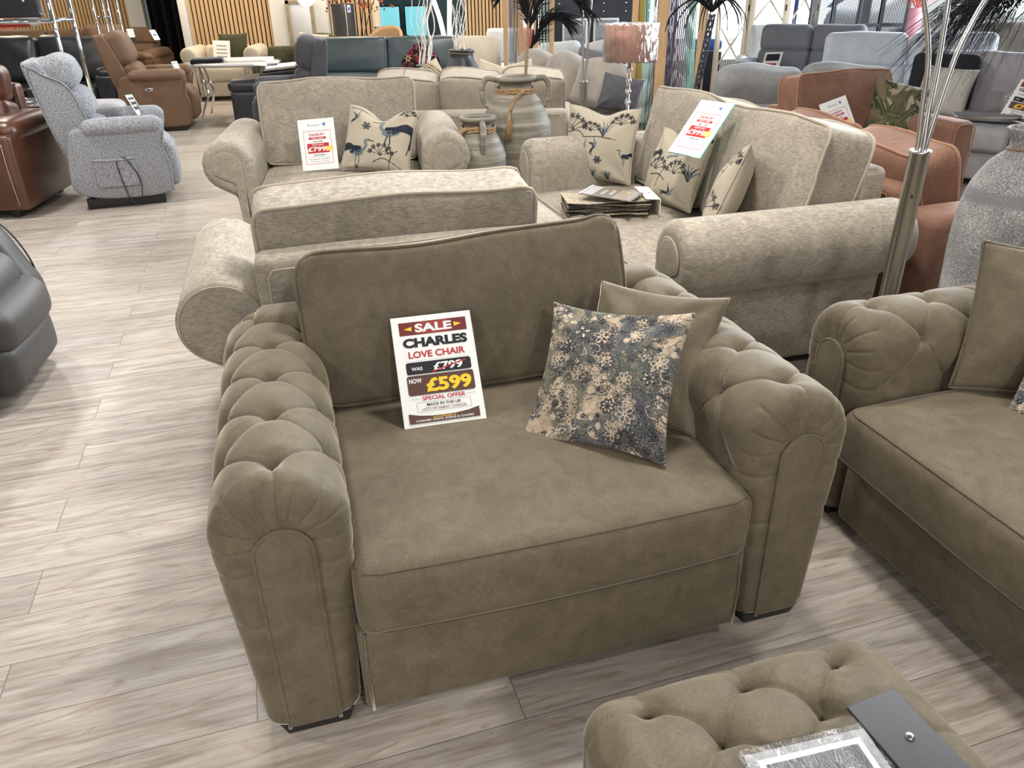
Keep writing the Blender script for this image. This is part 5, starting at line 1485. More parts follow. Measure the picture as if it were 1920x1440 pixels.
# the glazed office with lit screens
plane('wall_office', [(-3.6, 17.2, 0), (-.6, 17.2, 0), (-.6, 17.2, 3), (-3.6, 17.2, 3)], plain('slate_blue_paint', (.085, .15, .185), .7))
plane('wall_office_side', [(-.6, 17.2, 0), (-.6, 15.0, 0), (-.6, 15.0, 3), (-.6, 17.2, 3)], plain('slate_blue_paint_side', (.10, .20, .24), .7))
plane('window_1', [(-2.13, 14.9, .0), (-.74, 14.9, .0), (-.74, 14.9, 3), (-2.13, 14.9, 3)], M['glass'])
for k, (x, lab) in enumerate(((-2.30, 'left pale blue lit screen in the glazed office'), (-1.78, 'right pale blue lit screen in the glazed office'))):
    t = thing('screen', lab, 'screen', (x, 16.90, .62), 0, None)
    rbox('case', M['black'], t, .44, .05, .62, (0, .03, .31), r=.01, m=(1, 1, 1)); box('display', plain('lit_display', (.05, .10, .12), .3, emit=(.25, .72, .80), estr=.95), t, .40, .01, .56, (0, 0, .31))
    box('stand', M['black'], t, .30, .18, .02, (0, .06, -.0), bev=.003)
t = thing('desk', 'dark desk under the lit screens in the glazed office', 'desk', (-1.95, 16.88, 0), 0); box('tabletop', M['dark_wood'], t, 1.4, .5, .04, (0, 0, .59))
for x in (-.62, .62): box('leg', M['dark_wood'], t, .05, .42, .57, (x, 0, .285))
t = thing('door_handle', 'small chrome lever handle on the glazed office door post', 'handle', (-2.19, 14.42, .96), 0); tube('lever', M['chrome'], t, [(-.01, -.02, 0), (-.01, -.06, 0), (.12, -.06, 0)], .012, 8); lathe('rose', M['chrome'], t, [(.001, 0), (.03, 0), (.03, .012), (.001, .012)], 20, (-.01, -.02, 0), rot=(R(90), 0, 0))
# glowing arc lamp and globe
t = thing('light_column', 'slender glowing white loop lamp by the office glass', 'lamp', (-.93, 12.9, 0), 0)
ON = plain('lamp_glow', (.9, .9, .85), .4, emit=(1.0, .97, .88), estr=5.0)
lathe('base', M['black'], t, [(.001, 0), (.18, 0), (.18, .03), (.001, .03)], 32)
tube('glow_tube', ON, t, spline([(0, 0, .03), (.0, 0, .7), (-.06, 0, 1.1), (-.20, 0, 1.6), (-.12, 0, 1.95), (.06, 0, 1.95), (.10, 0, 1.5), (.07, 0, .9), (.05, 0, .03)], 80), .033, 10)
t = thing('pendant_lamp', 'round glowing globe lamp hanging in front of the white pier', 'lamp', (-2.77, 12.0, 1.33), 0)
lathe('globe', plain('warm_globe', (.9, .85, .7), .4, emit=(1.0, .86, .58), estr=4.0), t, [(.13 * math.sin(a), .13 - .13 * math.cos(a)) for a in np.linspace(.02, PI - .02, 20)], 28)
tube('cord', M['black'], t, [(0, 0, .25), (0, 0, 1.7)], .005, 6)

# ------------------------------------------------------------------ far middle furniture
t = sofa('sofa', 'slate-teal leather sofa with two floral cushions, in the far middle', 'sofa', (-1.72, 11.15, 0), R(-4), 2.55, .98, M['teal_leather'], None, n=2, arm='box', arm_w=.18, arm_h=.62, back_h=.94, frame_h=.84, cush_t=.20, lean=10, seed=81, crown=.04, r=.05)
for k, (x, y, yaw, roll, lab) in enumerate(((-1.42, 11.72, -15, 22, 'dark floral cushion on the left half of the teal leather sofa'), (-.92, 11.70, 20, -18, 'dark floral cushion behind the pale twigs on the teal leather sofa'))):
    o = pillow('scatter_cushion', M['pattern'], .46, .46, .16, (0, 0, 0), (0, 0, 0), n=100, img=floral_cloth(90 + k), seed=90 + k); tag(pose(o, (x, y, .50), yaw, -24, roll), lab, 'cushion')
t = recliner('recliner', 'dark grey recliner with a raised headrest, in front of the teal leather sofa', (-2.86, 9.35, 0), R(-76), M['dark_grey'], None, W=.76, D=.90, arm_h=.60, back_h=1.06, rolls=2, wing=False, rake=.24)
t = thing('footstool', 'large black leather footstool carrying fabric sample books, left of the dark grey recliner', 'footstool', (-2.98, 10.1, 0), R(6))
rbox('body', M['black_leather'], t, .86, .80, .42, (0, .40, .25), r=.06, m=(6, 6, 4), nz=.004); rbox('cushion', M['black_leather'], t, .88, .82, .14, (0, .40, .50), r=.06, m=(8, 8, 3), crown=(.01, .01, .03)); feet(t, .8, .8, M['black'], h=.05, s=.06, inset=.06)
for (x, y, z, rz_, lab) in ((-2.85, 10.28, .60, 14, 'near stack of folded fabric samples on the black footstool'), (-2.80, 10.64, .60, 10, 'far stack of folded fabric samples on the black footstool')):
    t = thing('sample_stack', lab, 'fabric samples', (x, y, z), R(rz_))
    for k in range(6): rbox('sample', (M['white'] if k == 5 else sw_m[(k * 2) % 5] if k % 3 else M['black_cloth']), t, .46 - .02 * k, .26, .016, (.01 * k, 0, .01 + k * .019), (0, R(-4), 0), r=.007, m=(8, 2, 1), k=2, nz=.003, nf=14, seed=k)
    rbox('header', M['paper'], t, .15, .27, .012, (-.18, 0, .135), (0, R(6), 0), r=.003, m=(1, 1, 1), k=1)
# the film-covered table by the wall
t = thing('coffee_table', 'pale oval table under clear plastic film, by the slatted wall', 'table', (-3.75, 11.38, 0), R(4))
lathe('tabletop', plain('pale_marble', (.66, .65, .61), .25), t, [(.001, .64), (.42, .64), (.46, .66), (.46, .685), (.44, .69), (.001, .69)], 56, fn=lambda P: P * np.array([1.38, .9, 1]))
lathe('film_wrap', M['table_film'], t, [(.30, .62), (.44, .60), (.475, .63), (.48, .695), (.455, .698)], 90, fn=lambda P: crk(P) * np.array([1.38, .9, 1]))
for sg in (-1, 1):
    for k in (-1, 1): tube('leg', M['chrome'], t, [(sg * .42, k * .10, .64), (sg * .34, k * .14, .30), (sg * .46, k * .24, .0)], .016, 8)
t = thing('sample_book', 'dark sample book lying on the film-covered table', 'sample book', (-4.02, 11.20, .690), R(14)); rbox('cover', M['black_cloth'], t, .40, .26, .05, (0, 0, .02), r=.012, m=(6, 2, 1), nz=.005); rbox('page', M['dark_grey'], t, .38, .25, .02, (.02, 0, .052), r=.008, m=(6, 2, 1), nz=.004)
b = rbox('sample_card', M['paper'], None, .62, .30, .035, (-3.52, 11.42, .710), (0, 0, R(6)), r=.006, m=(4, 2, 1)); tag(b, 'cream sample sheet spread on the film-covered table', 'card')
# cream armchair by the wall with a card
t = sofa('armchair', 'cream armchair with round arms against the slatted wall, behind the film-covered table', 'armchair', (-4.42, 12.9, 0), R(6), 1.02, .9, M['cream'], None, n=1, arm_w=.16, arm_h=.78, rad=.125, frame_h=.70, back_h=.78, cush_t=.16, seed=95)
o = pillow('scatter_cushion', M['olive'], .46, .44, .14, (0, 0, 0), (0, 0, 0), n=24, seed=96); tag(pose(o, (-4.34, 13.36, .52), 6, -14, 0), 'dark olive cushion on the cream armchair by the wall', 'cushion')
c = flat_card('price_sign', 'cream price card in front of the olive cushion on the cream armchair', 'sign', .26, .36, (-4.48, 13.14, .51), 6, -18, 3, M['paper'])
for v_0 in (.2, .35, .5, .65): c.rect(.2, v_0, .8, v_0 + .04, M['grey_ink'])
# olive chair with a cream cushion, olive pouffe, tan shell chair
t = sofa('armchair', 'olive velvet armchair at the left end of the teal leather sofa', 'armchair', (-3.20, 12.55, 0), R(12), 1.1, .9, M['olive'], None, n=1, arm='box', arm_w=.16, arm_h=.60, frame_h=.70, back_h=.76, cush_t=.15, seed=97)
o = pillow('scatter_cushion', M['cream'], .46, .46, .15, (0, 0, 0), (0, 0, 0), n=24, seed=98); tag(pose(o, (-3.02, 13.02, .50), 4, -16, 6), 'cream cushion on the olive velvet armchair', 'cushion')
t = thing('pouffe', 'round olive-gold pouffe top behind the teal leather sofa', 'pouffe', (-3.04, 13.9, 0), 0); lathe('body', M['olive'], t, [(.001, .0), (.32, .0), (.36, .10), (.37, .40), (.34, .70), (.25, .84), (.12, .90), (.001, .91)], 40)
def shell_chair():
    t = thing('tub_chair', 'tan shell-backed chair behind the teal leather sofa', 'chair', (-1.98, 13.6, 0), R(-20))
    a = np.linspace(-1.9, 1.9, 40); V = []
    for k, z in enumerate(np.linspace(.40, 1.0, 12)):
        for q in a: V.append((.36 * math.sin(q) * (1 - .1 * k / 11), .30 * math.cos(q), z - .40 * (abs(q) / 1.9) ** 2.2 * k / 11))
    o = mobj('backrest', V, gridF(12, 40), fabric('tan_velvet', (.40, .25, .14), .12), t); md = o.modifiers.new('thick', 'SOLIDIFY'); md.thickness = .05
    lathe('seat', M['brown_suede'], t, [(.001, .30), (.32, .30), (.34, .36), (.32, .44), (.001, .46)], 32)
    for k in range(4): tube('leg', M['black'], t, [(.20 * math.cos(k * 1.57 + .78), .20 * math.sin(k * 1.57 + .78), .32), (.28 * math.cos(k * 1.57 + .78), .28 * math.sin(k * 1.57 + .78), 0)], .014, 8)
shell_chair()
t = thing('tall_cabinet', 'tall mirrored cabinet with a black side panel and a white label, behind the teal sofa', 'cabinet', (-2.52, 13.3, 0), R(-20))
box('mirror_front', plain('bronze_mirror', (.50, .44, .36), .16, 1.0), t, .25, .02, 1.34, (0, -.13, .67)); box('case', M['black'], t, .25, .24, 1.34, (0, 0, .67))
c = Card('label', '', '', .09, .10, (0, 0, 0), (0, 0, 0), parent=t); pose(c.o, (.128, -.04, 1.22), 90, 0, 0); c.rect(.15, .3, .85, .8, M['blue_ink'])
# red-brown dried leaves
t = thing('dried_branch', 'russet dried leaf spray behind the mirrored cabinet', 'dried plant', (-2.46, 14.05, 0), 0)
v_ = lathe('pot', M['stoneware'], t, [(.001, 0), (.13, 0), (.17, .25), (.10, .5), (.12, .55), (.08, .55), (.001, .5)], 24)
for k in range(5): tube('stem', M['dark_wood'], t, spline([(0, 0, .4), (.08 * (k - 2), 0, 1.0), (.20 * (k - 2), .0, 1.55)], 14), .007, 6)
V, F = [], []
for k in range(240):
    p = np.array([rng.gauss(.05, .26), rng.gauss(0, .10), rng.uniform(1.22, 1.75)]); a, l = rng.uniform(0, 6.28), rng.uniform(.03, .06); d = np.array([math.cos(a), rng.uniform(-.4, .4), math.sin(a)]) * l; n_ = np.array([-math.sin(a), .3, math.cos(a)]) * l * .45
    o_ = len(V); V += [p, p + d * .5 + n_, p + d, p + d * .5 - n_]; F.append((o_, o_ + 1, o_ + 2, o_ + 3))
mobj('leaves', V, F, plain('russet_leaf', (.28, .07, .035), .7), t)['kind'] = 'stuff'

# pale willow twigs in dark pots
def twig_pot(label, loc, pot, n, spread, seed, thick=None):
    rd = random.Random(seed); t = thing('twig_pot', label, 'vase', loc, 0)
    p_ = lathe('pot', M['black_gloss'] if False else plain('matt_black_glaze', (.03, .032, .036), .4), t, pot, 40)
    zr = max(z for r, z in pot); rr = [r for r, z in pot if z > zr - .02][0]
    tube('twine', M['rope'], p_, [((rr + .004) * math.cos(a), (rr + .004) * math.sin(a), zr - .035 + .006 * math.sin(a * 2)) for a in np.linspace(0, 2 * PI, 30)], .0035, 6, True)
    for k in range(n):
        a0 = rd.uniform(0, 6.28); b = rd.uniform(-spread, spread); pts = []
        x, y = rd.uniform(-.5, .5) * rr, rd.uniform(-.5, .5) * rr
        for i in range(11):
            z = zr - .10 + i * .10
            pts.append((x + b * i / 10 + .022 * math.sin(i * 1.5 + a0) * min(1, i / 2), y + .018 * math.cos(i * 1.3 + a0), z))
        P = spline(pts, 44); th = thick if (thick and k == 0) else rd.uniform(.0045, .008)
        tube('twig', M['twig'], t, P, np.linspace(th, th * .45, 44), 6)
t = thing('side_table', 'black side table carrying the small pot of pale twigs', 'table', (-.85, 8.2, 0), 0)
box('tabletop', M['black'], t, .56, .42, .035, (0, 0, .735))
for x in (-.25, .25):
    for y in (-.18, .18): box('leg', M['black'], t, .04, .04, .72, (x, y, .36))
twig_pot('small black pot of pale curly twigs on the black side table', (-.80, 8.2, .752), [(.001, 0), (.085, 0), (.092, .02), (.088, .10), (.092, .115), (.080, .115), (.07, .05), (.001, .04)], 8, .14, 5, .016)
twig_pot('large black urn of pale twigs standing on the floor behind the beige corner sofa', (-.50, 9.4, 0), [(.001, 0), (.14, 0), (.18, .15), (.23, .45), (.22, .62), (.17, .76), (.135, .83), (.13, .86), (.135, .90), (.145, .92), (.12, .92), (.11, .84), (.001, .80)], 9, .12, 9)

# beige corner sofa from behind, its loose cushions
t = sofa('sofa', 'oatmeal sofa seen from behind, its cushions showing past the beige love chair and the urns', 'sofa', (-.30, 7.28, 0), R(181), 1.76, .98, M['oat'], M['oat'], n=3, arm='box', arm_w=.14, arm_h=.62, frame_h=.68, back_h=.96, cush_t=.22, lean=14, seed=101, sh=slouch(.012, .8), nz=.006, crown=.05)
for k, (x, y, yaw, lab) in enumerate(((-.10, 7.9, 20, 'left plump beige cushion standing behind the oatmeal sofa'), (.06, 7.95, -12, 'right plump beige cushion standing behind the oatmeal sofa'))):
    o = pillow('back_pillow', M['cream'], .52, .46, .22, (0, 0, 0), (0, 0, 0), n=34, seed=104 + k); tag(pose(o, (x, y, .44), yaw, -18, 18 - 30 * k), lab, 'cushion')
o = pillow('scatter_cushion', M['pattern'], .44, .44, .14, (0, 0, 0), (0, 0, 0), n=90, img=stripe_cloth(), seed=107); tag(pose(o, (-.62, 7.6, .52), 20, -26, -22), 'striped leaf-pattern cushion between the twig pots and the oatmeal sofa', 'cushion')
t = thing('footstool', 'cream footstool beyond the oatmeal sofa, carrying the plump beige cushions', 'footstool', (-.20, 7.50, 0), 0)
rbox('body', M['cream'], t, .86, .56, .30, (0, .30, .21), r=.04, m=(5, 5, 3)); rbox('cushion', M['cream'], t, .88, .58, .12, (0, .30, .40), r=.05, m=(6, 6, 3), crown=(.01, .01, .03)); feet(t, .8, .58, M['black'], h=.064, s=.05, inset=.06)
t = sofa('armchair', 'cream armchair with a rounded back behind the large black twig urn', 'armchair', (-.22, 9.98, 0), R(14), .84, .8, M['cream'], None, n=1, arm='box', arm_w=.14, arm_h=.58, frame_h=.74, back_h=1.0, cush_t=.18, lean=10, seed=107, r=.08)
t = sofa('sofa', 'pale silver sofa against the far slatted wall, behind the twig urn', 'sofa', (.02, 12.4, 0), R(-4), .95, .90, M['white_sofa'], None, n=1, arm='box', arm_w=.12, arm_h=.56, frame_h=.78, back_h=.96, cush_t=.18, lean=8, seed=109)
# stone-grey sofa, slouching cushions
t = sofa('sofa', 'stone-grey sofa with slumped cushions behind the steel floor lamp', 'sofa', (.12, 8.10, 0), R(-64), 1.9, .80, M['mid_taupe'], None, n=3, arm='none', frame_h=.66, back_h=.93, cush_t=.26, lean=18, seed=111, nz=.014, crown=.06, sh=slouch(.03, 1.5), r=.10, arms=(0, 0))
o = pillow('back_pillow', M['dark_grey'], .38, .34, .20, (0, 0, 0), (0, 0, 0), n=34, seed=113, crumple=.012); tag(pose(o, (.98, 7.35, .50), -10, -22, 12), 'big dark grey cushion at the near end of the stone-grey sofa', 'cushion')
# silver sofa with card
t = sofa('sofa', 'silver-grey sofa in front of the dark display panel', 'sofa', (1.12, 9.6, 0), R(-6), 1.9, .95, M['white_sofa'], None, n=3, arm='box', arm_w=.16, arm_h=.58, frame_h=.76, back_h=.93, cush_t=.20, lean=10, seed=115, nz=.014, crown=.05, sh=slouch(.02, .2), r=.08)
o = pillow('scatter_cushion', M['grey_sofa'], .46, .40, .14, (0, 0, 0), (0, 0, 0), n=24, seed=116); tag(pose(o, (1.02, 9.95, .50), -16, -30, 10), 'slate grey cushion on the silver-grey sofa', 'cushion')
c = flat_card('price_sign', 'white card with a red heading on the silver-grey sofa, under the pink lampshade', 'sign', .34, .30, (1.36, 9.85, .52), -4, -16, 0); c.rect(.1, .13, .42, .22, M['red']); c.rect(.47, .16, .53, .20, M['red']); c.rect(.58, .13, .9, .22, M['red']); c.rect(.32, .32, .68, .39, M['ink'])
for v_0 in (.5, .62, .74): c.rect(.18, v_0, .82, v_0 + .03, M['grey_ink'])

# dark display panel with framed prints
plane('wall_display', [(.45, 11.5, 0), (1.95, 11.5, 0), (1.95, 11.5, 3), (.45, 11.5, 3)], plain('charcoal_paint', (.028, .030, .040), .6))
for k in range(10):
    tag(lathe('wall_stud', M['chrome'], None, [(.001, .012), (.010, .008), (.014, 0)], 12, (.72 + .30 * (k % 5), 11.49, 1.22 + .10 * (k // 5)), rot=(R(90), 0, 0)), 'tiny chrome stud on the dark display panel', 'stud', 'chrome studs on the dark display panel')
for k, (x, lab) in enumerate(((.94, 'left white-framed print on the dark display panel'), (1.36, 'right white-framed print on the dark display panel'))):
    t = thing('framed_print', lab, 'picture', (x, 11.46, .74), 0)
    box('frame', M['white'], t, .34, .03, .40, (0, 0, .20)); c = Card('print', '', '', .29, .35, (0, -.018, .025), (0, 0, 0), parent=t, mat=plain('grey_photo%d' % k, (.26, .28, .28), .3)); c.rect(.06, .62, .94, .95, M['grey_ink']); c.text(('MELROSE', 'AUSTIN')[k], .5, .14, .08, M['white'], .7, .01)

# ------------------------------------------------------------------ screens of stretched cord on pine posts
def cord_screen(name, label, posts, cords, z1=2.1):
    """posts: (x, y) feet; cords: (post a, post b, material, style)"""
    t = thing(name, label, 'screen', (0, 0, 0), 0)
    for (x, y) in posts: box('post', M['pine'], t, .055, .045, z1, (x, y, z1 / 2), bev=.004)
    for (a, b, mat, f0, f1, n_, dz) in cords:
        A_, B_ = np.array(posts[a] + (0,)), np.array(posts[b] + (0,)); L = []
        n_ = int(n_ * .62)
        for k in range(n_):
            u = f0 + (f1 - f0) * k / max(1, n_ - 1)
            p = A_ + (B_ - A_) * u; q = A_ + (B_ - A_) * min(1, max(0, u + dz))
            L.append(([p + np.array([0, .012 * (k % 2), .05]), (p + q) / 2 + np.array([0, .012 * (k % 2), z1 / 2]), q + np.array([0, .012 * (k % 2), z1 - .04])], .0040, 4))
        v, f = tubes_mesh(L); mobj('cords', v, f, mat, t)['kind'] = 'stuff'
    return t
cm = lambda n, c: plain(n, c, .8)
YEL, SKY, ORG, PNK, MNT, PLM, NVY = cm('mustard_cord', (.45, .33, .04)), cm('denim_cord', (.16, .20, .34)), cm('orange_cord', (.75, .20, .05)), cm('raspberry_cord', (.42, .05, .12)), cm('mint_cord', (.34, .58, .50)), cm('plum_cord', (.17, .135, .16)), cm('navy_cord', (.05, .05, .10))
cord_screen('cord_screen', 'folding pine screen strung with denim, orange and pink cords, left of the dark panel', [(.00, 9.5), (.17, 9.56), (.34, 9.5), (.52, 9.56)],
            [(0, 1, SKY, .2, .7, 14, .08), (0, 1, YEL, .62, .95, 8, -.3), (1, 2, ORG, .15, .85, 20, -.35), (1, 2, PNK, .55, .95, 12, -.2), (2, 3, MNT, .2, .8, 8, .2), (2, 3, cm('white_cord', (.7, .7, .66)), .3, .95, 8, -.4)])
cord_screen('cord_screen', 'tall pine screen strung with mustard, plum and mint cords, behind the beige three-seat sofa', [(1.22, 8.0), (1.47, 8.04), (1.83, 7.9), (1.95, 8.3)],
            [(0, 1, YEL, .02, .40, 22, -.1), (0, 1, MNT, .50, .95, 14, -.25), (0, 1, PLM, .55, .95, 14, .3), (1, 2, NVY, .08, .34, 26, .06), (1, 2, PLM, .25, .72, 34, .15), (1, 2, MNT, .74, .97, 20, -.18), (1, 2, PLM, .05, .7, 18, -.5)])
box('post', M['pine'], bpy.data.objects['cord_screen.001'], .05, .05, 2.1, (1.515, 8.03, 1.05), bev=.004)

# black dried plant
t = thing('dried_plant', 'black drooping dried plant with twisted stems beside the mint cords', 'dried plant', (1.66, 7.1, 0), 0)
lathe('pot', M['black_gloss'], t, [(.001, 0), (.12, 0), (.15, .30), (.10, .55), (.09, .60), (.07, .60), (.001, .5)], 28)
for k in range(6):
    P = [(.02 * math.sin(i * 1.1 + k) - .04 + .012 * i, .02 * math.cos(i * 1.3 + k), .5 + i * .09) for i in range(10)]
    tube('stem', M['dark_wood'], t, spline(P, 40), .0075, 6)
for k in range(16):
    a = R(-30 + 15 * k); l = rng.uniform(.14, .34)
    P = spline([(.06, 0, 1.33), (.06 + l * .5 * math.cos(a), .04 * math.sin(k), 1.36 + .06), (.06 + l * math.cos(a) * 1.0, .06 * math.sin(k), 1.33 - .02), (.06 + l * 1.15 * math.cos(a), .06 * math.sin(k), 1.18)], 16)
    tube('leaf', M['black_cloth'], t, P, np.linspace(.011, .002, 16), 5)

# ------------------------------------------------------------------ right-hand background
t = sofa('sofa', 'silver-grey velvet sofa seen from behind, its slumped cushions above the terracotta suite', 'sofa', (2.55, 7.65, 0), R(176), 1.42, .95, M['grey_cord'], None, n=2, arm='none', arms=(0, 0), frame_h=.62, back_h=.92, cush_t=.26, lean=16, seed=121, nz=.016, crown=.05, sh=slouch(.012, .9), r=.09)
plabel(t.children[0], 'grey base')
t = sofa('sofa', 'slate grey recliner sofa with a price card, facing left in the right background', 'sofa', (3.48, 9.75, 0), R(-26), 1.62, .95, M['grey_sofa'], None, n=2, arm='pad', arm_w=.20, arm_h=.66, back_h=1.06, frame_h=.8, hr=.28, cush_t=.20, lean=14, seed=123, r=.06)
c = flat_card('price_sign', 'narrow white price card on the slate grey recliner sofa', 'sign', .22, .32, (3.22, 10.15, .50), -40, -34, -4); c.rect(.12, .08, .88, .36, M['ink'], .03); c.rect(.2, .46, .8, .55, M['red']); c.rect(.25, .60, .75, .68, M['red']); c.rect(.3, .76, .7, .80, M['grey_ink'])
t = sofa('sofa', 'pale blue-grey sofa with two high headrests, in the right background', 'sofa', (3.84, 7.80, 0), R(-20), 1.95, .95, M['pale_blue'], None, n=2, arm='box', arm_w=.18, arm_h=.62, back_h=1.06, frame_h=.78, hr=.30, cush_t=.20, lean=12, seed=125, r=.06, crown=.04)
t = sofa('sofa', 'silver sofa behind the slate grey recliner sofa, against the window', 'sofa', (3.72, 11.2, 0), R(-12), 1.1, .90, M['white_sofa'], None, n=2, arm='box', arm_w=.15, arm_h=.6, back_h=1.0, frame_h=.84, cush_t=.2, lean=8, seed=127)
t = sofa('sofa', 'lilac-grey velvet sofa at the right edge with patterned cushions and a sale card', 'sofa', (4.02, 6.19, 0), R(-42), 1.98, 1.0, M['grey_lilac'], None, n=2, arm='box', arms=(0, 1), arm_w=.18, arm_h=.58, back_h=.98, frame_h=.76, cush_t=.22, lean=10, seed=129, r=.06, crown=.03)
o = rbox('back_pillow', fabric('black_boucle', (.030, .030, .036), .2, 20, .3, (120, 120, 120), .3, .95, .5), None, .52, .14, .48, (3.76, 7.07, .73), (R(-10), 0, R(-42)), r=.05, m=(10, 3, 8), nz=.01); tag(o, 'black boucle back cushion on the lilac-grey sofa, behind the cream cushion', 'cushion')
o = pillow('scatter_cushion', M['ecru'], .42, .40, .14, (0, 0, 0), (0, 0, 0), n=28, seed=131); tag(pose(o, (3.66, 6.86, .50), -38, -16, 4), 'cream cushion on the left of the lilac-grey sofa', 'cushion')
o = pillow('scatter_cushion', M['pattern'], .44, .44, .14, (0, 0, 0), (0, 0, 0), n=110, img=maze_cloth(), seed=132); tag(pose(o, (4.24, 6.80, .50), -44, -20, 12), 'black and white maze-pattern cushion on the lilac-grey sofa', 'cushion')
c = Card('sale_card', 'white sale card beside the maze-pattern cushion on the lilac-grey sofa', 'sign', .24, .33, (0, 0, 0), (0, 0, 0)); pose(c.o, (4.10, 6.48, .505), -46, -28, 10)
c.rect(.09, .055, .93, .175, M['maroon']); c.text('SALE', .515, .115, .078, M['white'], .46, .03); c.text('GLAMOUR', .515, .245, .085, M['ink'], .80, .03); c.text('3 SEATER SOFA', .515, .352, .045, M['ink'], .70, .01)
c.rect(.115, .42, .915, .53, M['ink'], .018); c.text('WAS', .235, .475, .03, M['white'], .12, .01); c.text('£999', .62, .475, .07, M['white'], .36, .02); c.rect(.105, .545, .925, .72, M['brown_print'], .01); c.text('£799', .56, .635, .12, M['yellow'], .60, .03)
c.text('SPECIAL OFFER', .5, .765, .035, M['ink'], .5, .01); c.text('MADE IN THE UK', .5, .825, .03, M['ink'], .42, .01); c.poly([(.07, .96), (.93, .96), (.93, .875), (.5, .91), (.07, .875)], M['brown_print'])
t = thing('sample_stack', 'flat stack of grey fabric samples on the seat of the lilac-grey sofa', 'fabric samples', (3.93, 6.66, .505), R(-30))
for k in range(4): rbox('sample', (M['grey_sofa'], M['mid_taupe'], M['white_sofa'], M['grey_sofa'])[k], t, .46, .30, .010, (.01 * k, 0, .008 + .011 * k), (0, 0, R(4 * k)), r=.004, m=(8, 3, 1), k=2, nz=.004, nf=12, seed=k)
def channel(P):
    P = P.copy(); a = np.arctan2(P[:, 0], 1.2); P[:, 1] += .03 * np.abs(np.cos(P[:, 0] * 14)) - .02; return P
t = thing('sofa', 'channel-backed beige sofa behind the lilac-grey sofa, under the black plume', 'sofa', (5.6, 8.4, 0), R(-38))
rbox('base', M['mid_taupe'], t, 1.9, .85, .40, (0, .45, .26), r=.06, m=(6, 4, 3)); rbox('back', M['mid_taupe'], t, 2.0, .24, .72, (0, .85, .72), (R(-8), 0, 0), r=.11, m=(80, 4, 8), crown=(0, .03, .04), fn=channel); feet(t, 1.7, .85, M['black'], h=.07)
for sg in (-1, 1): rbox('arm', M['mid_taupe'], t, .24, .80, .56, (sg * .93, .46, .36), r=.10, m=(4, 6, 5), crown=(.02, .02, .03))
t = thing('side_table', 'round grey-green side table behind the lilac-grey sofa', 'table', (4.75, 7.35, 0), 0); gg = plain('sage_grey_paint', (.17, .20, .185), .5)
lathe('tabletop', gg, t, [(.001, .80), (.30, .80), (.32, .82), (.32, .90), (.30, .92), (.001, .92)], 40); lathe('pedestal', gg, t, [(.001, 0), (.20, 0), (.20, .03), (.06, .10), (.05, .75), (.12, .80), (.001, .80)], 32)

# window wall
FR = plain('window_frame', (.30, .31, .32), .5)
plane('window_2', [(2.3, 15.6, .25), (12.0, 15.6, .25), (12.0, 15.6, 3.0), (2.3, 15.6, 3.0)], M['glass'])
struct(box('trim_5', FR, None, 9.7, .12, .25, (7.15, 15.6, .125)))
for k, x in enumerate((2.3, 4.5, 6.6, 8.7, 10.8)): struct(box('trim_%d' % (6 + k), FR, None, .12, .14, 3.0, (x, 15.6, 1.5)))
# pine lattice screens
def lattice(label, p0, ang, n=1, w=.46, z1=1.9):
    t = thing('lattice_screen', label, 'screen', (p0[0], p0[1], 0), R(ang))
    for x in (0, w): box('post', M['pale_wood'], t, .07, .04, z1, (x, 0, z1 / 2), bev=.003)
    L = []
    zs = np.linspace(.1, z1, 4)
    for k in range(3):
        zc = (zs[k] + zs[k + 1]) / 2; hh = (zs[1] - zs[0]) / 2
        for (a, b) in (((0, zc), (w / 2, zc + hh)), ((w / 2, zc + hh), (w, zc)), ((w, zc), (w / 2, zc - hh)), ((w / 2, zc - hh), (0, zc))): L.append(([(a[0], 0, a[1]), (b[0], 0, b[1])], .014, 6))
        for u in np.linspace(-.8, .8, 11): L.append(([(w / 2 + u * w / 2, .0, zc - hh * (1 - abs(u))), (w / 2 + u * w / 2, 0, zc + hh * (1 - abs(u)))], .0035, 4))
    v, f = tubes_mesh(L); mobj('lattice', v, f, M['pale_wood'], t)
    rbox('hinge', M['black'], t, .02, .02, .08, (w, -.02, 1.2), r=.004, m=(1, 1, 1), k=1); return t
lattice('left pale wooden lattice screen in the right background', (3.10, 12.3), 18)
lattice('middle pale wooden lattice screen in the right background', (3.60, 12.4), -16)
lattice('right pale wooden lattice screen before the bright window', (4.12, 12.3), 14, w=.42)
def rattan(label, p0, ang, w=.40, z1=1.85):
    t = thing('rattan_screen', label, 'screen', (p0[0], p0[1], 0), R(ang))
    for x in (0, w): box('post', M['dark_wood'], t, .045, .035, z1, (x, 0, z1 / 2), bev=.003)
    for z in (.12, .95, z1 - .03): box('rail', M['dark_wood'], t, w, .03, .05, (w / 2, 0, z), bev=.003)
    L = [([(x, 0, .1), (x, 0, z1 - .02)], .0058, 5) for x in np.linspace(.035, w - .035, 13)]
    v, f = tubes_mesh(L); mobj('canes', v, f, M['dark_wood'], t)
for k in range(4):
    rattan(('left', 'second', 'third', 'right')[k] + ' black rattan screen panel in front of the window', (4.42 + .352 * k, 12.3 + (.06 if k % 2 else 0)), -10 if k % 2 else 10, .346)
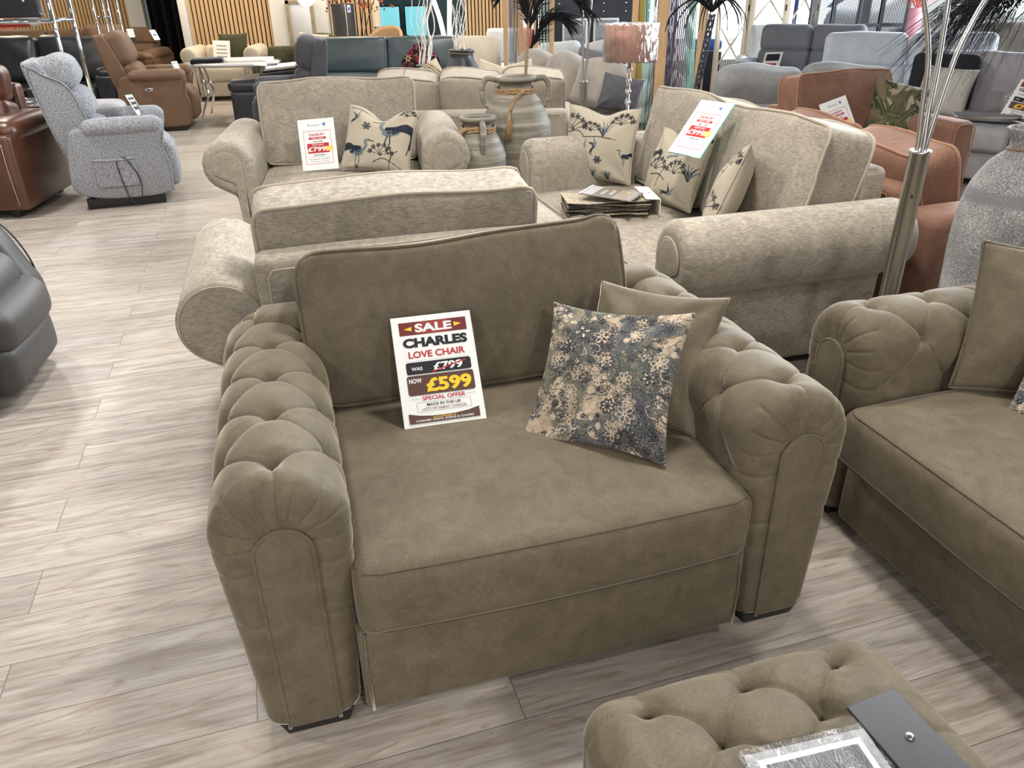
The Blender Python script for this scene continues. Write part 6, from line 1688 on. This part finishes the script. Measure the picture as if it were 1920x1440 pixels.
# pink column with feathers, blue figure boxes
t = thing('feather_lamp', 'pink column lamp with coral feathers before the window', 'lamp', (5.80, 12.0, 0), 0)
lathe('column', plain('pink_gloss', (.72, .33, .40), .4), t, [(.001, 0), (.12, 0), (.10, .04), (.10, 1.16), (.12, 1.18), (.001, 1.18)], 32)
L = []
for k in range(110):
    a, l = rng.uniform(0, 6.28), rng.uniform(.10, .24)
    L.append(([(0, 0, 1.15), (l * .7 * math.cos(a), l * .7 * math.sin(a), 1.30 + rng.uniform(0, .2)), (l * math.cos(a), l * math.sin(a), 1.18 + rng.uniform(0, .2))], [.008, .007, .001], 4))
v, f = tubes_mesh(L); mobj('feathers', v, f, plain('coral_feather', (.75, .26, .20), .8), t)['kind'] = 'stuff'
t = thing('crate', 'blue storage box on a dark stand behind the lattice screens', 'box', (2.98, 12.6, 0), 0); box('stand', M['dark_wood'], t, .45, .4, .62, (0, 0, .31)); rbox('lid', plain('blue_plastic', (.03, .10, .42), .4), t, .46, .42, .16, (0, 0, .72), r=.06, m=(4, 4, 2))
tag(box('rail', plain('red_lacquer', (.20, .012, .012), .3), None, 1.30, .03, .022, (-4.98, 7.72, 1.295), (0, 0, R(4)), .005), 'dark red rail under the upper shelf of the nearer chrome display unit', 'rail')
tag(box('banner', plain('blue_banner', (.02, .06, .30), .5), None, .12, .02, 1.6, (5.05, 14.9, .95)), 'narrow royal blue banner by the bright window', 'banner')
# a white car parked outside the window
def car():
    t = thing('car', 'white car parked outside the bright window', 'car', (9.3, 18.6, 0), R(190)); wh = plain('white_car_paint', (.80, .80, .80), .25, coat=.6)
    body = [(-2.1, .35), (-2.15, .60), (-2.0, .80), (-1.2, .90), (-.55, 1.32), (.55, 1.40), (1.3, 1.32), (2.0, .95), (2.1, .6), (2.05, .35)]
    b_ = extrude('body', wh, t, [(x, z) for x, z in body], 1.7, n=120, r0_=.12, r1_=.12, axis='y', ny=4, loc=(0, -.85, 0))
    gls = plain('car_glass', (.10, .16, .18), .08)
    for sg in (-1, 1): mobj('side_window', [(x, sg * .868, z) for x, z in ((-1.0, .93), (-.5, 1.27), (.5, 1.33), (1.15, 1.26), (1.5, .97))], [(0, 1, 2, 3, 4)], gls, b_, False)
    mobj('windscreen', [(-1.18, -.70, .925), (-1.18, .70, .925), (-.60, .62, 1.315), (-.60, -.62, 1.315)], [(0, 1, 2, 3)], gls, b_, False)
    for x in (-1.3, 1.3):
        for y in (-.80, .80): lathe('wheel', M['black'], t, [(.001, -.1), (.30, -.1), (.32, -.06), (.32, .06), (.30, .1), (.001, .1)], 32, (x, y, .32), rot=(R(90), 0, 0))
car()
